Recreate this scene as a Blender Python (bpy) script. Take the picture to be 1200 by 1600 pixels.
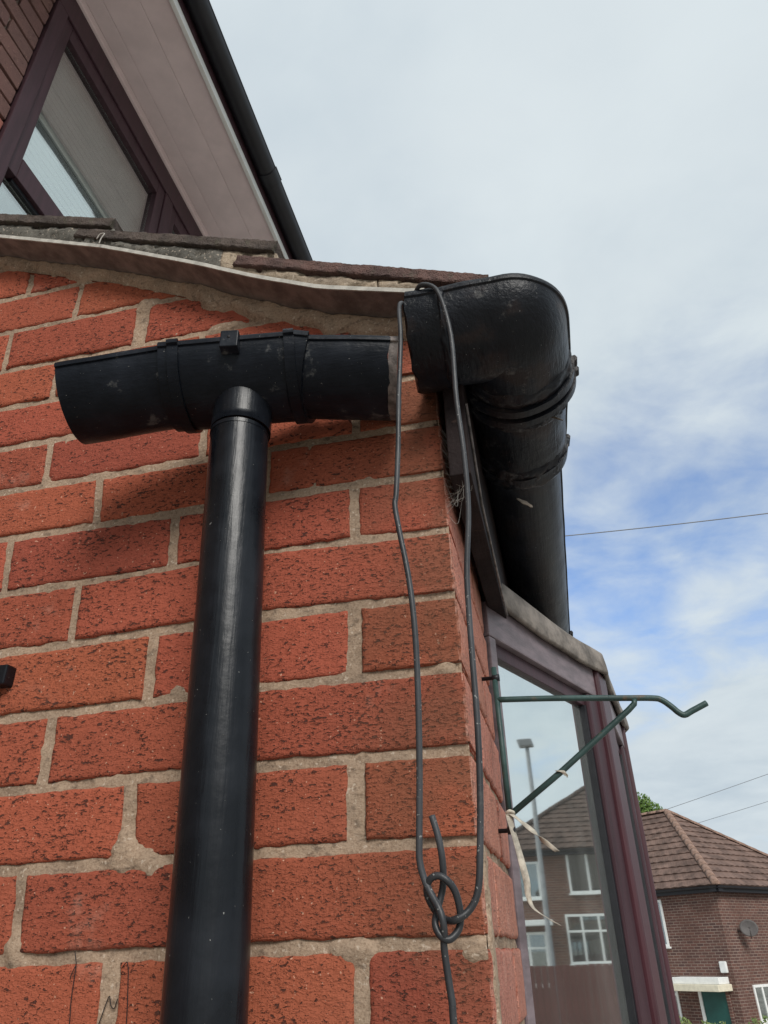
import bpy, bmesh, math, random
from mathutils import Vector, Matrix, noise
random.seed(7)
R = math.radians
S = bpy.context.scene
COL = S.collection
for o in list(bpy.data.objects): bpy.data.objects.remove(o)

# ------------------------------------------------------------------ camera
cd = bpy.data.cameras.new('camera'); cam = bpy.data.objects.new('camera', cd); COL.objects.link(cam)
cam.location = (0.0742, -0.6749, 0.0693)
cam.rotation_euler = (R(121.09), R(1.23), R(13.38))
cd.sensor_fit = 'VERTICAL'; cd.sensor_height = 36.0; cd.lens = 36.0 * 1143.9 / 1600.0
cd.clip_start = 0.02; cd.clip_end = 2000
S.camera = cam
S.render.resolution_x = 768; S.render.resolution_y = 1024

# ------------------------------------------------------------------ node helper
class NT:
    def __init__(s, tree): s.t = tree; s.n = tree.nodes; s.l = tree.links
    def node(s, typ, ins=None, **kw):
        n = s.n.new(typ)
        for k, v in kw.items(): setattr(n, k, v)
        for k, v in (ins or {}).items():
            sock = n.inputs[k]
            if isinstance(v, bpy.types.NodeSocket): s.l.new(v, sock)
            else: sock.default_value = v
        return n
    def math(s, op, a, b=0.0, c=0.0, clamp=False):
        n = s.n.new('ShaderNodeMath'); n.operation = op; n.use_clamp = clamp
        for i, v in enumerate((a, b, c)):
            if isinstance(v, bpy.types.NodeSocket): s.l.new(v, n.inputs[i])
            else: n.inputs[i].default_value = v
        return n.outputs[0]
    def smooth(s, x, lo, hi):
        n = s.node('ShaderNodeMapRange', {'Value': x, 'From Min': lo, 'From Max': hi}, interpolation_type='SMOOTHSTEP')
        return n.outputs[0]
    def mix(s, f, a, b, blend='MIX'):
        n = s.n.new('ShaderNodeMix'); n.data_type = 'RGBA'; n.blend_type = blend
        for sock, v in ((n.inputs[0], f), (n.inputs[6], a), (n.inputs[7], b)):
            if isinstance(v, bpy.types.NodeSocket): s.l.new(v, sock)
            elif sock.type == 'RGBA' and len(v) == 3: sock.default_value = (*v, 1)
            else: sock.default_value = v
        return n.outputs[2]
    def noise(s, vec, scale, detail=4, rough=.55, w=None, dist=0.0):
        ins = {'Vector': vec, 'Scale': scale, 'Detail': detail, 'Roughness': rough, 'Distortion': dist}
        if w is not None: ins['W'] = w
        return s.node('ShaderNodeTexNoise', ins, noise_dimensions='4D' if w is not None else '3D').outputs[0]
    def mapping(s, vec, scale=(1, 1, 1), loc=(0, 0, 0), rot=(0, 0, 0)):
        return s.node('ShaderNodeMapping', {'Vector': vec, 'Scale': scale, 'Location': loc, 'Rotation': rot}).outputs[0]

# ------------------------------------------------------------------ world: broken overcast
SUN = Vector((0.40, -0.78, 0.66)).normalized()
W = bpy.data.worlds.new('World'); S.world = W; W.use_nodes = True
t = NT(W.node_tree); t.n.clear()
tc = t.node('ShaderNodeTexCoord').outputs['Generated']
nrm = t.node('ShaderNodeVectorMath', {0: tc}, operation='NORMALIZE').outputs[0]
sep = t.node('ShaderNodeSeparateXYZ', {0: nrm})
sky = t.node('ShaderNodeTexSky', sky_type='NISHITA', sun_disc=False, sun_elevation=math.asin(SUN.z),
             sun_rotation=math.atan2(SUN.x, SUN.y), air_density=1.0, dust_density=.6, ozone_density=2.0)
zz = t.math('ADD', t.math('MAXIMUM', sep.outputs[2], 0.0), 0.22)
px = t.math('DIVIDE', sep.outputs[0], zz); py = t.math('DIVIDE', sep.outputs[1], zz)
pl = t.node('ShaderNodeCombineXYZ', {0: px, 1: py, 2: 0.0}).outputs[0]
n1 = t.noise(t.mapping(pl, (1.5, 1.5, 1), (3.1, 1.7, 0)), 1.0, 7, .55, dist=.35)
n2 = t.noise(t.mapping(pl, (4.2, 4.8, 1), (9.3, 4.2, 0)), 1.0, 7, .55, dist=.3)
n3 = t.noise(t.mapping(pl, (1.1, 1.3, 1), (20.3, 14.2, 0)), 1.0, 6, .55)
# a thinner belt of cloud where the blue shows
def dirv(az, el): return (math.sin(R(az)) * math.cos(R(el)), math.cos(R(az)) * math.cos(R(el)), math.sin(R(el)))
def lobe(az, el, w):
    d = t.node('ShaderNodeVectorMath', {0: nrm, 1: dirv(az, el)}, operation='DOT_PRODUCT').outputs['Value']
    return t.smooth(d, math.cos(R(w)), 1.0)
thin = t.math('MAXIMUM', t.math('MULTIPLY', lobe(5.5, 23.0, 12), .92), t.math('MULTIPLY', lobe(17, 28, 17), .85))
cov = t.math('ADD', t.math('MULTIPLY', n1, .48), t.math('MULTIPLY', n2, .52))
cov = t.math('SUBTRACT', cov, t.math('MULTIPLY', thin, .315))
cover = t.math('ADD', .06, t.math('MULTIPLY', t.smooth(cov, .05, .46), .94))
cl = t.mix(t.smooth(n3, .30, .70), (4.75, 5.6, 6.3), (6.5, 7.15, 7.5))
cl = t.mix(t.math('MULTIPLY', t.smooth(n2, .35, .75), .45), cl, (7.0, 7.7, 8.0))
col = t.mix(cover, t.mix(1.0, sky.outputs[0], (1.05, 1.45, 1.9), 'MULTIPLY'), cl)
bg = t.node('ShaderNodeBackground', {'Color': col, 'Strength': .076})
t.l.new(bg.outputs[0], t.node('ShaderNodeOutputWorld').inputs[0])

sd = bpy.data.lights.new('sun', 'SUN'); sun = bpy.data.objects.new('sun', sd); COL.objects.link(sun)
sd.energy = 2.0; sd.angle = R(26); sd.color = (1.0, .965, .91)
sun.rotation_euler = SUN.to_track_quat('Z', 'Y').to_euler(); sun.location = (4, -3, 6)
S.view_settings.view_transform = 'Standard'; S.view_settings.look = 'None'
S.view_settings.exposure = 0.50; S.view_settings.gamma = 1.0; S.view_settings.use_curve_mapping = False

# ------------------------------------------------------------------ material helpers
def mat(name):
    m = bpy.data.materials.new(name); m.use_nodes = True
    n = NT(m.node_tree); b = n.n['Principled BSDF']
    n.b = b; n.co = n.node('ShaderNodeTexCoord').outputs['Object']
    n.rnd = None
    return m, n
def setp(n, **kw):
    for k, v in kw.items():
        k = k.replace('_', ' ')
        if isinstance(v, bpy.types.NodeSocket): n.l.new(v, n.b.inputs[k])
        else: n.b.inputs[k].default_value = (*v, 1) if isinstance(v, tuple) and len(v) == 3 and n.b.inputs[k].type == 'RGBA' else v
def bump(n, h, dist, strength=1.0, prev=None):
    ins = {'Height': h, 'Distance': dist, 'Strength': strength}
    if prev is not None: ins['Normal'] = prev
    return n.node('ShaderNodeBump', ins).outputs[0]

def m_brick(name, c1, c2, dark, pit=1.0, stretch=(1, 1, 1), light=(.62, .36, .25), stain_lit_side=False):
    m, n = mat(name)
    rnd = n.node('ShaderNodeObjectInfo').outputs['Random']
    w = n.math('MULTIPLY', rnd, 91.7)
    co = n.mapping(n.co, stretch)
    pv = n.mapping(co, (1, 1, 2.3))
    a = n.noise(pv, 165, 3.5, .60, w, .4)
    dens = n.noise(co, 26, 2, .5, w)
    th = n.math('ADD', n.math('ADD', .585, n.math('MULTIPLY', n.math('FRACT', n.math('MULTIPLY', rnd, 31.3)), .035)), n.math('MULTIPLY', n.math('SUBTRACT', .5, dens), .16))
    pits = n.smooth(n.math('SUBTRACT', a, th), -.008, .026)
    a2 = n.noise(n.mapping(co, (1, 1, 1.5), (4.1, 2.2, 7.7)), 430, 2, .5, w, .4)
    fine = n.smooth(a2, .60, .68)
    drag = n.noise(n.mapping(co, (1, 1, .035)), 620, 2, .6, w)
    blot = n.noise(co, 11, 3, .6, w)
    tint = n.math('ADD', n.math('ADD', .15, n.math('MULTIPLY', rnd, .45)), n.math('MULTIPLY', n.math('SUBTRACT', blot, .5), 1.2), clamp=True)
    base = n.mix(tint, c1, c2)
    hsv = n.node('ShaderNodeHueSaturation', {'Hue': n.math('ADD', .4945, n.math('MULTIPLY', n.math('FRACT', n.math('MULTIPLY', rnd, 7.31)), .008)), 'Saturation': 1.0,
                 'Value': n.math('ADD', .89, n.math('MULTIPLY', n.math('FRACT', n.math('MULTIPLY', rnd, 13.7)), .16)), 'Color': base}).outputs[0]
    grain = n.noise(co, 900, 2, .6, w)
    base = n.mix(n.math('MULTIPLY', n.smooth(grain, .35, .75), .35), hsv, n.mix(1.0, hsv, (.66, .62, .60), 'MULTIPLY'))
    spk = n.smooth(n.noise(n.mapping(co, (1, 1, 1), (8, 3, 1)), 310, 1, .4, w), .715, .75)
    base = n.mix(n.math('MULTIPLY', spk, .75), base, light)
    base = n.mix(n.math('MULTIPLY', n.math('MAXIMUM', pits, n.math('MULTIPLY', fine, .55)), .84 * pit), base, dark)  # dirt and the shade inside the pits, both put into the colour
    gp = n.node('ShaderNodeSeparateXYZ', {0: n.node('ShaderNodeNewGeometry').outputs['Position']})
    if stain_lit_side:      # brown grime on the front near the wall corner, pale bloom in patches, side faces painted lighter
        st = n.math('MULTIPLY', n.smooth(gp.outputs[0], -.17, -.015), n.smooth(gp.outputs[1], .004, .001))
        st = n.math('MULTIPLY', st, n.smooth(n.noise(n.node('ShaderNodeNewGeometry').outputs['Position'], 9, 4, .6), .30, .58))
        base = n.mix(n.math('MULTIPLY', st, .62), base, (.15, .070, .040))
        bl = n.smooth(n.noise(n.node('ShaderNodeNewGeometry').outputs['Position'], 7.5, 5, .7), .60, .76)
        base = n.mix(n.math('MULTIPLY', bl, .28), base, (.55, .38, .30))
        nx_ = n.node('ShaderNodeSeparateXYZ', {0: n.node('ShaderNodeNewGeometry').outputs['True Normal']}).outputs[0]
        side_light = n.math('MULTIPLY', n.math('MULTIPLY', n.smooth(nx_, .5, .8), n.smooth(gp.outputs[0], -.022, -.014)), n.math('ADD', .22, n.math('MULTIPLY', n.smooth(drag, .4, .65), .35)))  # brighter light and pale salts of the side return mixed into its colour
        base = n.mix(side_light, base, (.66, .37, .29))
    h = n.math('SUBTRACT', n.math('MULTIPLY', drag, .30), n.math('MULTIPLY', pits, 1.1))
    h = n.math('ADD', h, n.math('MULTIPLY', n.smooth(a, .40, .60), .25))
    h = n.math('SUBTRACT', h, n.math('MULTIPLY', fine, .3))
    h = n.math('ADD', h, n.math('MULTIPLY', n.noise(co, 90, 4, .6, w), .55))
    nm = bump(n, h, .0021 * pit, 1.0)
    setp(n, Base_Color=base, Roughness=.86, Normal=nm, Specular_IOR_Level=.25)
    return m

def m_mortar(name, c1, c2, dk):
    m, n = mat(name)
    co = n.co
    a = n.noise(co, 14, 5, .62); b = n.noise(co, 420, 3, .6); c = n.noise(n.mapping(co, (1, 1, 1.8)), 85, 4, .6)
    base = n.mix(n.smooth(a, .34, .66), c1, c2)
    base = n.mix(n.math('MULTIPLY', n.smooth(c, .52, .72), .7), base, dk)
    base = n.mix(n.math('MULTIPLY', n.smooth(n.noise(co, 5.5, 4, .6), .50, .68), .45), base, tuple(x * .5 for x in c2))
    base = n.mix(n.math('MULTIPLY', n.smooth(b, .42, .70), .6), base, n.mix(1.0, base, (.55, .5, .45), 'MULTIPLY'))
    base = n.mix(n.math('MULTIPLY', n.smooth(n.noise(n.mapping(co, (1, 1, 1), (5, 5, 5)), 230, 2, .5), .62, .70), .5), base, (.62, .52, .42))
    h = n.math('ADD', n.math('MULTIPLY', b, .5), n.math('MULTIPLY', c, 1.1))
    setp(n, Base_Color=base, Roughness=.95, Normal=bump(n, h, .0017), Specular_IOR_Level=.15)
    return m

def m_paint(name, c, rough=.3, dust=.5, streak=(1, 1, .12), bumpd=.0006, blot=(.10, .095, .09), blotamt=.0, warm=None, spk=.76, spec=.38, bt=.60):
    m, n = mat(name)
    co = n.co
    st = n.noise(n.mapping(co, streak), 260, 4, .6, dist=.3)
    big = n.noise(co, 16, 5, .6)
    speck = n.smooth(n.noise(co, 300, 2, .55), spk - .03, spk)
    base = n.mix(n.smooth(big, .35, .7), c, tuple(min(1, x * 1.9 + .003) for x in c))
    if warm: base = n.mix(n.math('MULTIPLY', n.smooth(n.noise(co, 22, 4, .6), .48, .66), .8), base, warm)
    if blotamt: base = n.mix(n.math('MULTIPLY', n.smooth(n.noise(co, 34, 5, .68), bt, bt + .10), blotamt), base, blot)
    base = n.mix(n.math('MULTIPLY', speck, dust), base, (.42, .42, .40))
    ro = n.math('ADD', rough - .06, n.math('ADD', n.math('MULTIPLY', st, .14), n.math('MULTIPLY', n.smooth(big, .3, .8), .12)))
    h = n.math('ADD', n.math('MULTIPLY', st, .6), n.math('ADD', n.math('MULTIPLY', n.noise(co, 55, 3, .5), .8), n.math('MULTIPLY', speck, 1.2)))
    setp(n, Base_Color=base, Roughness=ro, Normal=bump(n, h, bumpd), Specular_IOR_Level=spec)
    return m

def m_plain(name, c, rough=.6, var=.25, scale=30, metal=0.0, bumpd=.0004, spec=.4, stretch=(1, 1, 1), bscale=None):
    m, n = mat(name)
    co = n.mapping(n.co, stretch)
    a = n.noise(co, scale, 5, .6); b = n.noise(co, (bscale or scale * 6), 3, .6)
    base = n.mix(n.smooth(a, .3, .7), tuple(x * (1 - var) for x in c), tuple(min(1, x * (1 + var)) for x in c))
    setp(n, Base_Color=base, Roughness=n.math('ADD', rough - .08, n.math('MULTIPLY', a, .16)), Metallic=metal,
         Normal=bump(n, n.math('ADD', b, n.math('MULTIPLY', a, .5)), bumpd), Specular_IOR_Level=spec)
    return m

def m_tile(name, c1, c2, moss):
    m, n = mat(name)
    co = n.co
    a = n.noise(co, 20, 5, .62); g = n.noise(co, 520, 2, .6); l = n.noise(co, 60, 4, .65)
    base = n.mix(n.smooth(a, .36, .64), c1, c2)
    base = n.mix(n.math('MULTIPLY', n.smooth(l, .55, .7), .6), base, moss)
    base = n.mix(n.math('MULTIPLY', n.smooth(g, .45, .7), .5), base, n.mix(1.0, base, (.35, .33, .33), 'MULTIPLY'))
    setp(n, Base_Color=base, Roughness=.95, Normal=bump(n, g, .0035), Specular_IOR_Level=.2)
    return m

def m_glass(name, refl, tint=(.93, .97, .97), wob=.0, dust=.8, trc=(.62, .66, .65)):
    m, n = mat(name); n.n.remove(n.b)
    lw = n.node('ShaderNodeLayerWeight', {'Blend': .35}).outputs['Facing']
    f = n.math('ADD', refl, n.math('MULTIPLY', lw, .25), clamp=True)
    ins = {'Color': (*tint, 1), 'Roughness': .022}
    if wob: ins['Normal'] = bump(n, n.noise(n.co, 3.0, 2, .5), wob)
    gl = n.node('ShaderNodeBsdfGlossy', ins).outputs[0]
    tr = n.node('ShaderNodeBsdfTransparent', {'Color': (*trc, 1)}).outputs[0]
    mx = n.node('ShaderNodeMixShader', {0: f, 1: tr, 2: gl}).outputs[0]
    df = n.node('ShaderNodeBsdfDiffuse', {'Color': (.55, .55, .52, 1)}).outputs[0]
    dm = n.math('MULTIPLY', dust, n.math('ADD', .05, n.math('MULTIPLY', n.smooth(n.noise(n.mapping(n.co, (1, 1, .25)), 9, 5, .65), .42, .75), .09)))
    mx = n.node('ShaderNodeMixShader', {0: dm, 1: mx, 2: df}).outputs[0]
    n.l.new(mx, n.n['Material Output'].inputs[0])
    return m

def m_walltex(name, c1, c2, mort, u=(1, 0, 0)):
    """far brickwork: brick pattern in metres along the facade"""
    m, n = mat(name)
    sp = n.node('ShaderNodeSeparateXYZ', {0: n.co})
    v = n.node('ShaderNodeCombineXYZ', {0: n.math('ADD', sp.outputs[0], sp.outputs[1]), 1: sp.outputs[2], 2: 0.0}).outputs[0]
    br = n.node('ShaderNodeTexBrick', {'Vector': v, 'Color1': (*c1, 1), 'Color2': (*c2, 1), 'Mortar': (*mort, 1), 'Scale': 1.0,
                'Mortar Size': .010, 'Mortar Smooth': .3, 'Bias': 0.0, 'Brick Width': .225, 'Row Height': .075})
    base = n.mix(n.math('MULTIPLY', n.smooth(n.noise(n.co, 1.3, 4, .6), .35, .7), .55), br.outputs[0], tuple(x * .62 for x in c1))
    setp(n, Base_Color=base, Roughness=.92, Normal=bump(n, n.math('SUBTRACT', 1.0, br.outputs[1]), .008), Specular_IOR_Level=.2)
    return m

def m_leaf(name, c1, c2):
    m, n = mat(name)
    base = n.mix(n.smooth(n.noise(n.co, 2.2, 3, .6), .35, .65), c1, c2)
    setp(n, Base_Color=base, Roughness=.6, Specular_IOR_Level=.3, Subsurface_Weight=0.0)
    return m

M = {}
M['brick'] = m_brick('red_rustic_brick', (.385, .103, .054), (.315, .084, .048), (.034, .019, .016), stain_lit_side=True)
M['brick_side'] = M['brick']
M['brick_old'] = m_brick('old_brown_brick', (.20, .105, .088), (.13, .078, .070), (.04, .028, .025), .6)
M['brick_old2'] = m_brick('old_red_brick', (.36, .13, .095), (.28, .11, .085), (.07, .04, .03), .6)
M['mortar'] = m_mortar('sandy_mortar', (.41, .30, .215), (.315, .232, .168), (.13, .096, .072))
M['mortar_old'] = m_mortar('old_mortar', (.30, .22, .17), (.22, .17, .14), (.09, .07, .06))
M['bed_grey'] = m_mortar('grey_bedding_mortar', (.165, .155, .135), (.11, .105, .093), (.035, .032, .03))
M['bed_tan'] = m_mortar('tan_bedding_mortar', (.40, .32, .235), (.30, .245, .19), (.10, .08, .06))
M['tile_grey'] = m_tile('weathered_brown_tile', (.145, .115, .10), (.085, .07, .063), (.12, .11, .08))
M['tile_red'] = m_tile('weathered_red_tile', (.19, .115, .10), (.115, .078, .072), (.15, .125, .10))
M['cement_edge'] = m_plain('fibre_cement_edge', (.42, .40, .36), .9, .2, 60)
M['cement'] = m_plain('fibre_cement', (.20, .165, .15), .9, .3, 40, bumpd=.0008, spec=.15)
M['black'] = m_paint('black_gloss_paint', (.0042, .0052, .0075), .25, .55, (1, .5, .05), .0006, spk=.77, spec=.28)
M['black_gut'] = m_paint('black_gutter_paint', (.0048, .0062, .0095), .30, .5, (.15, 1, 1), .0009, (.16, .16, .155), .45, spec=.14)
M['black_worn'] = m_paint('worn_black_gutter_paint', (.0065, .0075, .0105), .30, .5, (1, .15, 1), .0014, (.14, .135, .13), .5, (.026, .018, .017), spec=.20, bt=.585)
M['black_run'] = m_paint('dusty_black_gutter', (.0060, .0070, .0100), .34, .35, (1, .06, 1), .0006, (.06, .058, .055), .25, (.016, .013, .014), spec=.20)
M['bare'] = m_plain('bare_gutter_plastic', (.135, .112, .102), .6, .6, 70, bumpd=.0008)
M['fascia'] = m_paint('brown_fascia_paint', (.013, .0085, .0085), .6, .25, (1, .08, 1), .0016, (.09, .055, .042), .5, spec=.10)
M['cable'] = m_paint('grey_black_cable', (.026, .027, .030), .40, .5, (1, 1, .2), .0005, (.10, .10, .095), .35, spk=.70)
M['green'] = m_paint('green_coated_steel', (.020, .044, .041), .40, .4, (1, 1, .3), .0006, (.13, .07, .035), .6)
M['upvc'] = m_plain('mahogany_woodgrain_plastic', (.050, .025, .031), .42, .22, 60, bumpd=.00035, spec=.22, stretch=(1, 1, .08))
M['upvc_head'] = m_plain('chalky_mahogany_plastic', (.16, .125, .135), .45, .28, 60, bumpd=.0004, stretch=(.3, .3, 1))
M['upvc_red'] = m_plain('cherry_woodgrain_plastic', (.055, .017, .023), .42, .3, 50, bumpd=.0003, stretch=(1, 1, .05))
M['gasket'] = m_plain('black_rubber', (.010, .010, .013), .5, .2, 60)
M['lead'] = m_plain('weathered_lead', (.18, .155, .135), .75, .45, 26, bumpd=.0025, spec=.3, bscale=60)
M['soffit'] = m_plain('pinkish_soffit_plastic', (.80, .66, .66), .5, .06, 8, bumpd=.0003)
M['white'] = m_plain('white_plastic', (.78, .78, .76), .4, .06, 8, bumpd=.0002)
M['cream'] = m_plain('cream_render', (.70, .64, .50), .7, .1, 8)
M['tape'] = m_plain('dirty_white_tape', (.42, .385, .32), .6, .4, 90, bumpd=.0006)
M['ink'] = m_plain('black_ink', (.012, .010, .012), .6, .2, 50)
M['glass'] = m_glass('bow_window_glass', .74, (.92, .98, .97), .0003)
M['glass_up'] = m_glass('upper_window_glass', .36, (.90, .96, .94), .0006, .10, (.88, .9, .9))
M['glass_far'] = m_glass('far_window_glass', .25)
M['wallA'] = m_walltex('brown_house_brick', (.17, .085, .068), (.095, .055, .05), (.30, .23, .19))
M['wallB'] = m_walltex('dark_house_brick', (.19, .10, .075), (.13, .075, .06), (.22, .17, .14))
M['roofA'] = m_plain('brown_roof_tile', (.15, .098, .080), .85, .35, 2.2, bumpd=.01, bscale=14, spec=.2)
M['roofB'] = m_plain('grey_brown_roof_tile', (.10, .068, .056), .85, .35, 2.2, bumpd=.01, bscale=14, spec=.2)
M['hip'] = m_plain('pale_hip_tile', (.24, .155, .12), .85, .35, 6, bumpd=.01, spec=.2)
M['wire'] = m_plain('hazy_grey_wire', (.20, .21, .23), .6, .1, 8)  # distance haze put into the colour as a lighter grey
M['dark'] = m_plain('dark_gutter_plastic', (.014, .014, .018), .45, .2, 8)
M['doorgreen'] = m_plain('green_door_paint', (.012, .075, .065), .4, .15, 4)
M['grey'] = m_plain('grey_metal', (.22, .225, .23), .5, .15, 12)
M['fence'] = m_plain('red_stained_timber', (.10, .036, .030), .7, .3, 6, bumpd=.003, stretch=(1, 1, .1))
M['ground'] = m_plain('rough_grass_and_concrete', (.42, .395, .355), .95, .3, 1.2, bumpd=.02, bscale=30, spec=.1)
M['room'] = m_plain('dim_room_plaster', (.30, .27, .24), .9, .1, 2)
M['bark'] = m_plain('tree_bark', (.10, .075, .055), .9, .3, 6, bumpd=.01)
M['leaf'] = m_leaf('tree_leaf', (.06, .12, .025), (.12, .19, .04))
M['leaf2'] = m_leaf('shrub_leaf', (.10, .16, .045), (.22, .25, .09))
M['web'] = m_plain('cobweb_thread', (.45, .42, .38), .8, .2, 60)
M['dish'] = m_plain('dish_grey', (.085, .075, .072), .6, .15, 8)
M['petal'] = m_plain('dry_leaf', (.22, .18, .145), .8, .3, 120)
M['lichen'] = m_plain('pale_lichen', (.55, .38, .32), .9, .2, 60)

# ------------------------------------------------------------------ object helpers
def tag(o, label=None, cat=None, group=None, kind=None):
    if label: o['label'] = label
    if cat: o['category'] = cat
    if group: o['group'] = group
    if kind: o['kind'] = kind
    return o
def empty(name, loc=(0, 0, 0), label=None, cat=None, group=None):
    o = bpy.data.objects.new(name, None); COL.objects.link(o); o.location = loc; o.empty_display_size = .05
    return tag(o, label, cat, group)
def link(name, me, m, parent=None, loc=None):
    o = bpy.data.objects.new(name, me); COL.objects.link(o)
    if m is not None and not me.materials: me.materials.append(m)
    if parent is not None:
        o.parent = parent
        w = Vector(loc) if loc is not None else Vector((0, 0, 0))
        p = parent; base = Vector((0, 0, 0))
        while p is not None: base += p.location; p = p.parent
        o.location = w - base
    elif loc is not None: o.location = loc
    return o
def mesh(name, vs, fs, m, parent=None, smooth=False, loc=None, rel=False):
    """vs in world metres; with loc the mesh is stored relative to that point"""
    if loc is not None and not rel: vs = [(v[0] - loc[0], v[1] - loc[1], v[2] - loc[2]) for v in vs]
    me = bpy.data.meshes.new(name); me.from_pydata([tuple(v) for v in vs], [], fs); me.update()
    if smooth: me.polygons.foreach_set('use_smooth', [True] * len(me.polygons))
    return link(name, me, m, parent, loc)
def box_vf(x0, x1, y0, y1, z0, z1):
    v = [(x0, y0, z0), (x1, y0, z0), (x1, y1, z0), (x0, y1, z0), (x0, y0, z1), (x1, y0, z1), (x1, y1, z1), (x0, y1, z1)]
    f = [(0, 3, 2, 1), (4, 5, 6, 7), (0, 1, 5, 4), (1, 2, 6, 5), (2, 3, 7, 6), (3, 0, 4, 7)]
    return v, f
def bevelled(name, vs, fs, m, parent=None, bev=.002, seg=2, loc=None, smooth=True):
    if loc is not None: vs = [(v[0] - loc[0], v[1] - loc[1], v[2] - loc[2]) for v in vs]
    bm = bmesh.new(); V = [bm.verts.new(v) for v in vs]
    for f in fs: bm.faces.new([V[i] for i in f])
    bmesh.ops.recalc_face_normals(bm, faces=bm.faces)
    if bev > 0: bmesh.ops.bevel(bm, geom=list(bm.edges), offset=bev, segments=seg, profile=.6, affect='EDGES', clamp_overlap=True)
    me = bpy.data.meshes.new(name); bm.to_mesh(me); bm.free()
    return link(name, me, m, parent, loc)
def box(name, x0, x1, y0, y1, z0, z1, m, parent=None, bev=.002):
    c = ((x0 + x1) / 2, (y0 + y1) / 2, (z0 + z1) / 2)
    v, f = box_vf(x0, x1, y0, y1, z0, z1)
    return bevelled(name, v, f, m, parent, bev, 2, c)
def obox(name, P, ax, ay, az, m, parent=None, bev=.002):
    """oriented box: corner P and three edge vectors"""
    P, ax, ay, az = map(Vector, (P, ax, ay, az))
    v = [P, P + ax, P + ax + ay, P + ay, P + az, P + ax + az, P + ax + ay + az, P + ay + az]
    c = P + (ax + ay + az) / 2
    f = [(0, 3, 2, 1), (4, 5, 6, 7), (0, 1, 5, 4), (1, 2, 6, 5), (2, 3, 7, 6), (3, 0, 4, 7)]
    return bevelled(name, [tuple(q) for q in v], f, m, parent, bev, 2, tuple(c))
def catmull(pts, n=8):
    P = [Vector(p) for p in pts]; P = [P[0] * 2 - P[1]] + P + [P[-1] * 2 - P[-2]]
    out = []
    for i in range(1, len(P) - 2):
        a, b, c, d = P[i - 1:i + 3]
        for k in range(n):
            u = k / n
            out.append(.5 * ((2 * b) + (c - a) * u + (2 * a - 5 * b + 4 * c - d) * u * u + (3 * b - a - 3 * c + d) * u ** 3))
    out.append(P[-2]); return out
def tube_vf(path, rad, seg=12, cap=True, flat=1.0):
    path = [Vector(p) for p in path]; vs, fs = [], []
    n = len(path); rr = rad if hasattr(rad, '__len__') else [rad] * n
    t0 = (path[1] - path[0]).normalized()
    up = Vector((0, 0, 1)) if abs(t0.z) < .9 else Vector((1, 0, 0))
    s = t0.cross(up).normalized()
    for i, p in enumerate(path):
        tt = (path[min(i + 1, n - 1)] - path[max(i - 1, 0)]).normalized()
        s = (s - tt * s.dot(tt)).normalized(); b = tt.cross(s)
        for k in range(seg):
            a = 2 * math.pi * k / seg
            vs.append(p + s * math.cos(a) * rr[i] + b * math.sin(a) * rr[i] * flat)
    for i in range(n - 1):
        for k in range(seg):
            k2 = (k + 1) % seg
            fs.append((i * seg + k, i * seg + k2, (i + 1) * seg + k2, (i + 1) * seg + k))
    if cap:
        fs.append(tuple(reversed(range(seg)))); fs.append(tuple((n - 1) * seg + k for k in range(seg)))
    return vs, fs
def tube(name, path, rad, m, parent=None, seg=12, flat=1.0):
    v, f = tube_vf(path, rad, seg, True, flat)
    c = tuple(Vector(path[0]))
    return mesh(name, v, f, m, parent, True, c)
def half_profile(r, th=.003, n=28, lip=.0025):
    """half-round gutter section (lateral a, height b), rim at b=0, with a small rolled lip"""
    P = []
    P.append((r - th, .001)); P.append((r + lip * .4, .002)); P.append((r + lip, -.002)); P.append((r + lip * .8, -.005))
    for i in range(n + 1):
        a = -math.pi * (i / n) * .94 - math.pi * .03
        P.append((r * math.cos(a), r * math.sin(a)))
    P += [(-r - lip * .8, -.005), (-r - lip, -.002), (-r - lip * .4, .002), (-r + th, .001)]
    for i in range(n + 1):
        a = -math.pi + math.pi * (i / n) * .94 + math.pi * .03
        P.append(((r - th) * math.cos(a), (r - th) * math.sin(a)))
    return P
def sweep_vf(prof, frames, wob=0.0):
    vs, fs = [], []; np_ = len(prof)
    for (c, s, u) in frames:
        for (a, b) in prof:
            p = Vector(c) + Vector(s) * a + Vector(u) * b
            if wob: p += Vector((noise.noise(p * 23), noise.noise(p * 23 + Vector((7, 1, 3))), noise.noise(p * 23 + Vector((1, 9, 3))))) * wob
            vs.append(p)
    for i in range(len(frames) - 1):
        for k in range(np_):
            k2 = (k + 1) % np_
            fs.append((i * np_ + k, (i + 1) * np_ + k, (i + 1) * np_ + k2, i * np_ + k2))
    fs.append(tuple(range(np_))); fs.append(tuple(reversed([(len(frames) - 1) * np_ + k for k in range(np_)])))
    return vs, fs
def gutter_seg(name, a, b, r, m, parent, th=.003, n=2, wob=.0006, lip=.0025, jag=0.0):
    a, b = Vector(a), Vector(b); tt = (b - a).normalized()
    s = tt.cross(Vector((0, 0, 1))).normalized(); u = s.cross(tt)
    fr = [(a.lerp(b, i / n), s, u) for i in range(n + 1)]
    v, f = sweep_vf(half_profile(r, th, lip=lip), fr, wob)
    if jag:
        K = len(v) // (n + 1)
        for k in range(K):
            q = v[k] * 60; v[k] = v[k] + tt * (noise.noise(q) * jag + noise.noise(q * 2.7) * jag * .6)
    o = mesh(name, v, f, m, parent, True, tuple(a))
    sharp(o); return o
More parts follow.
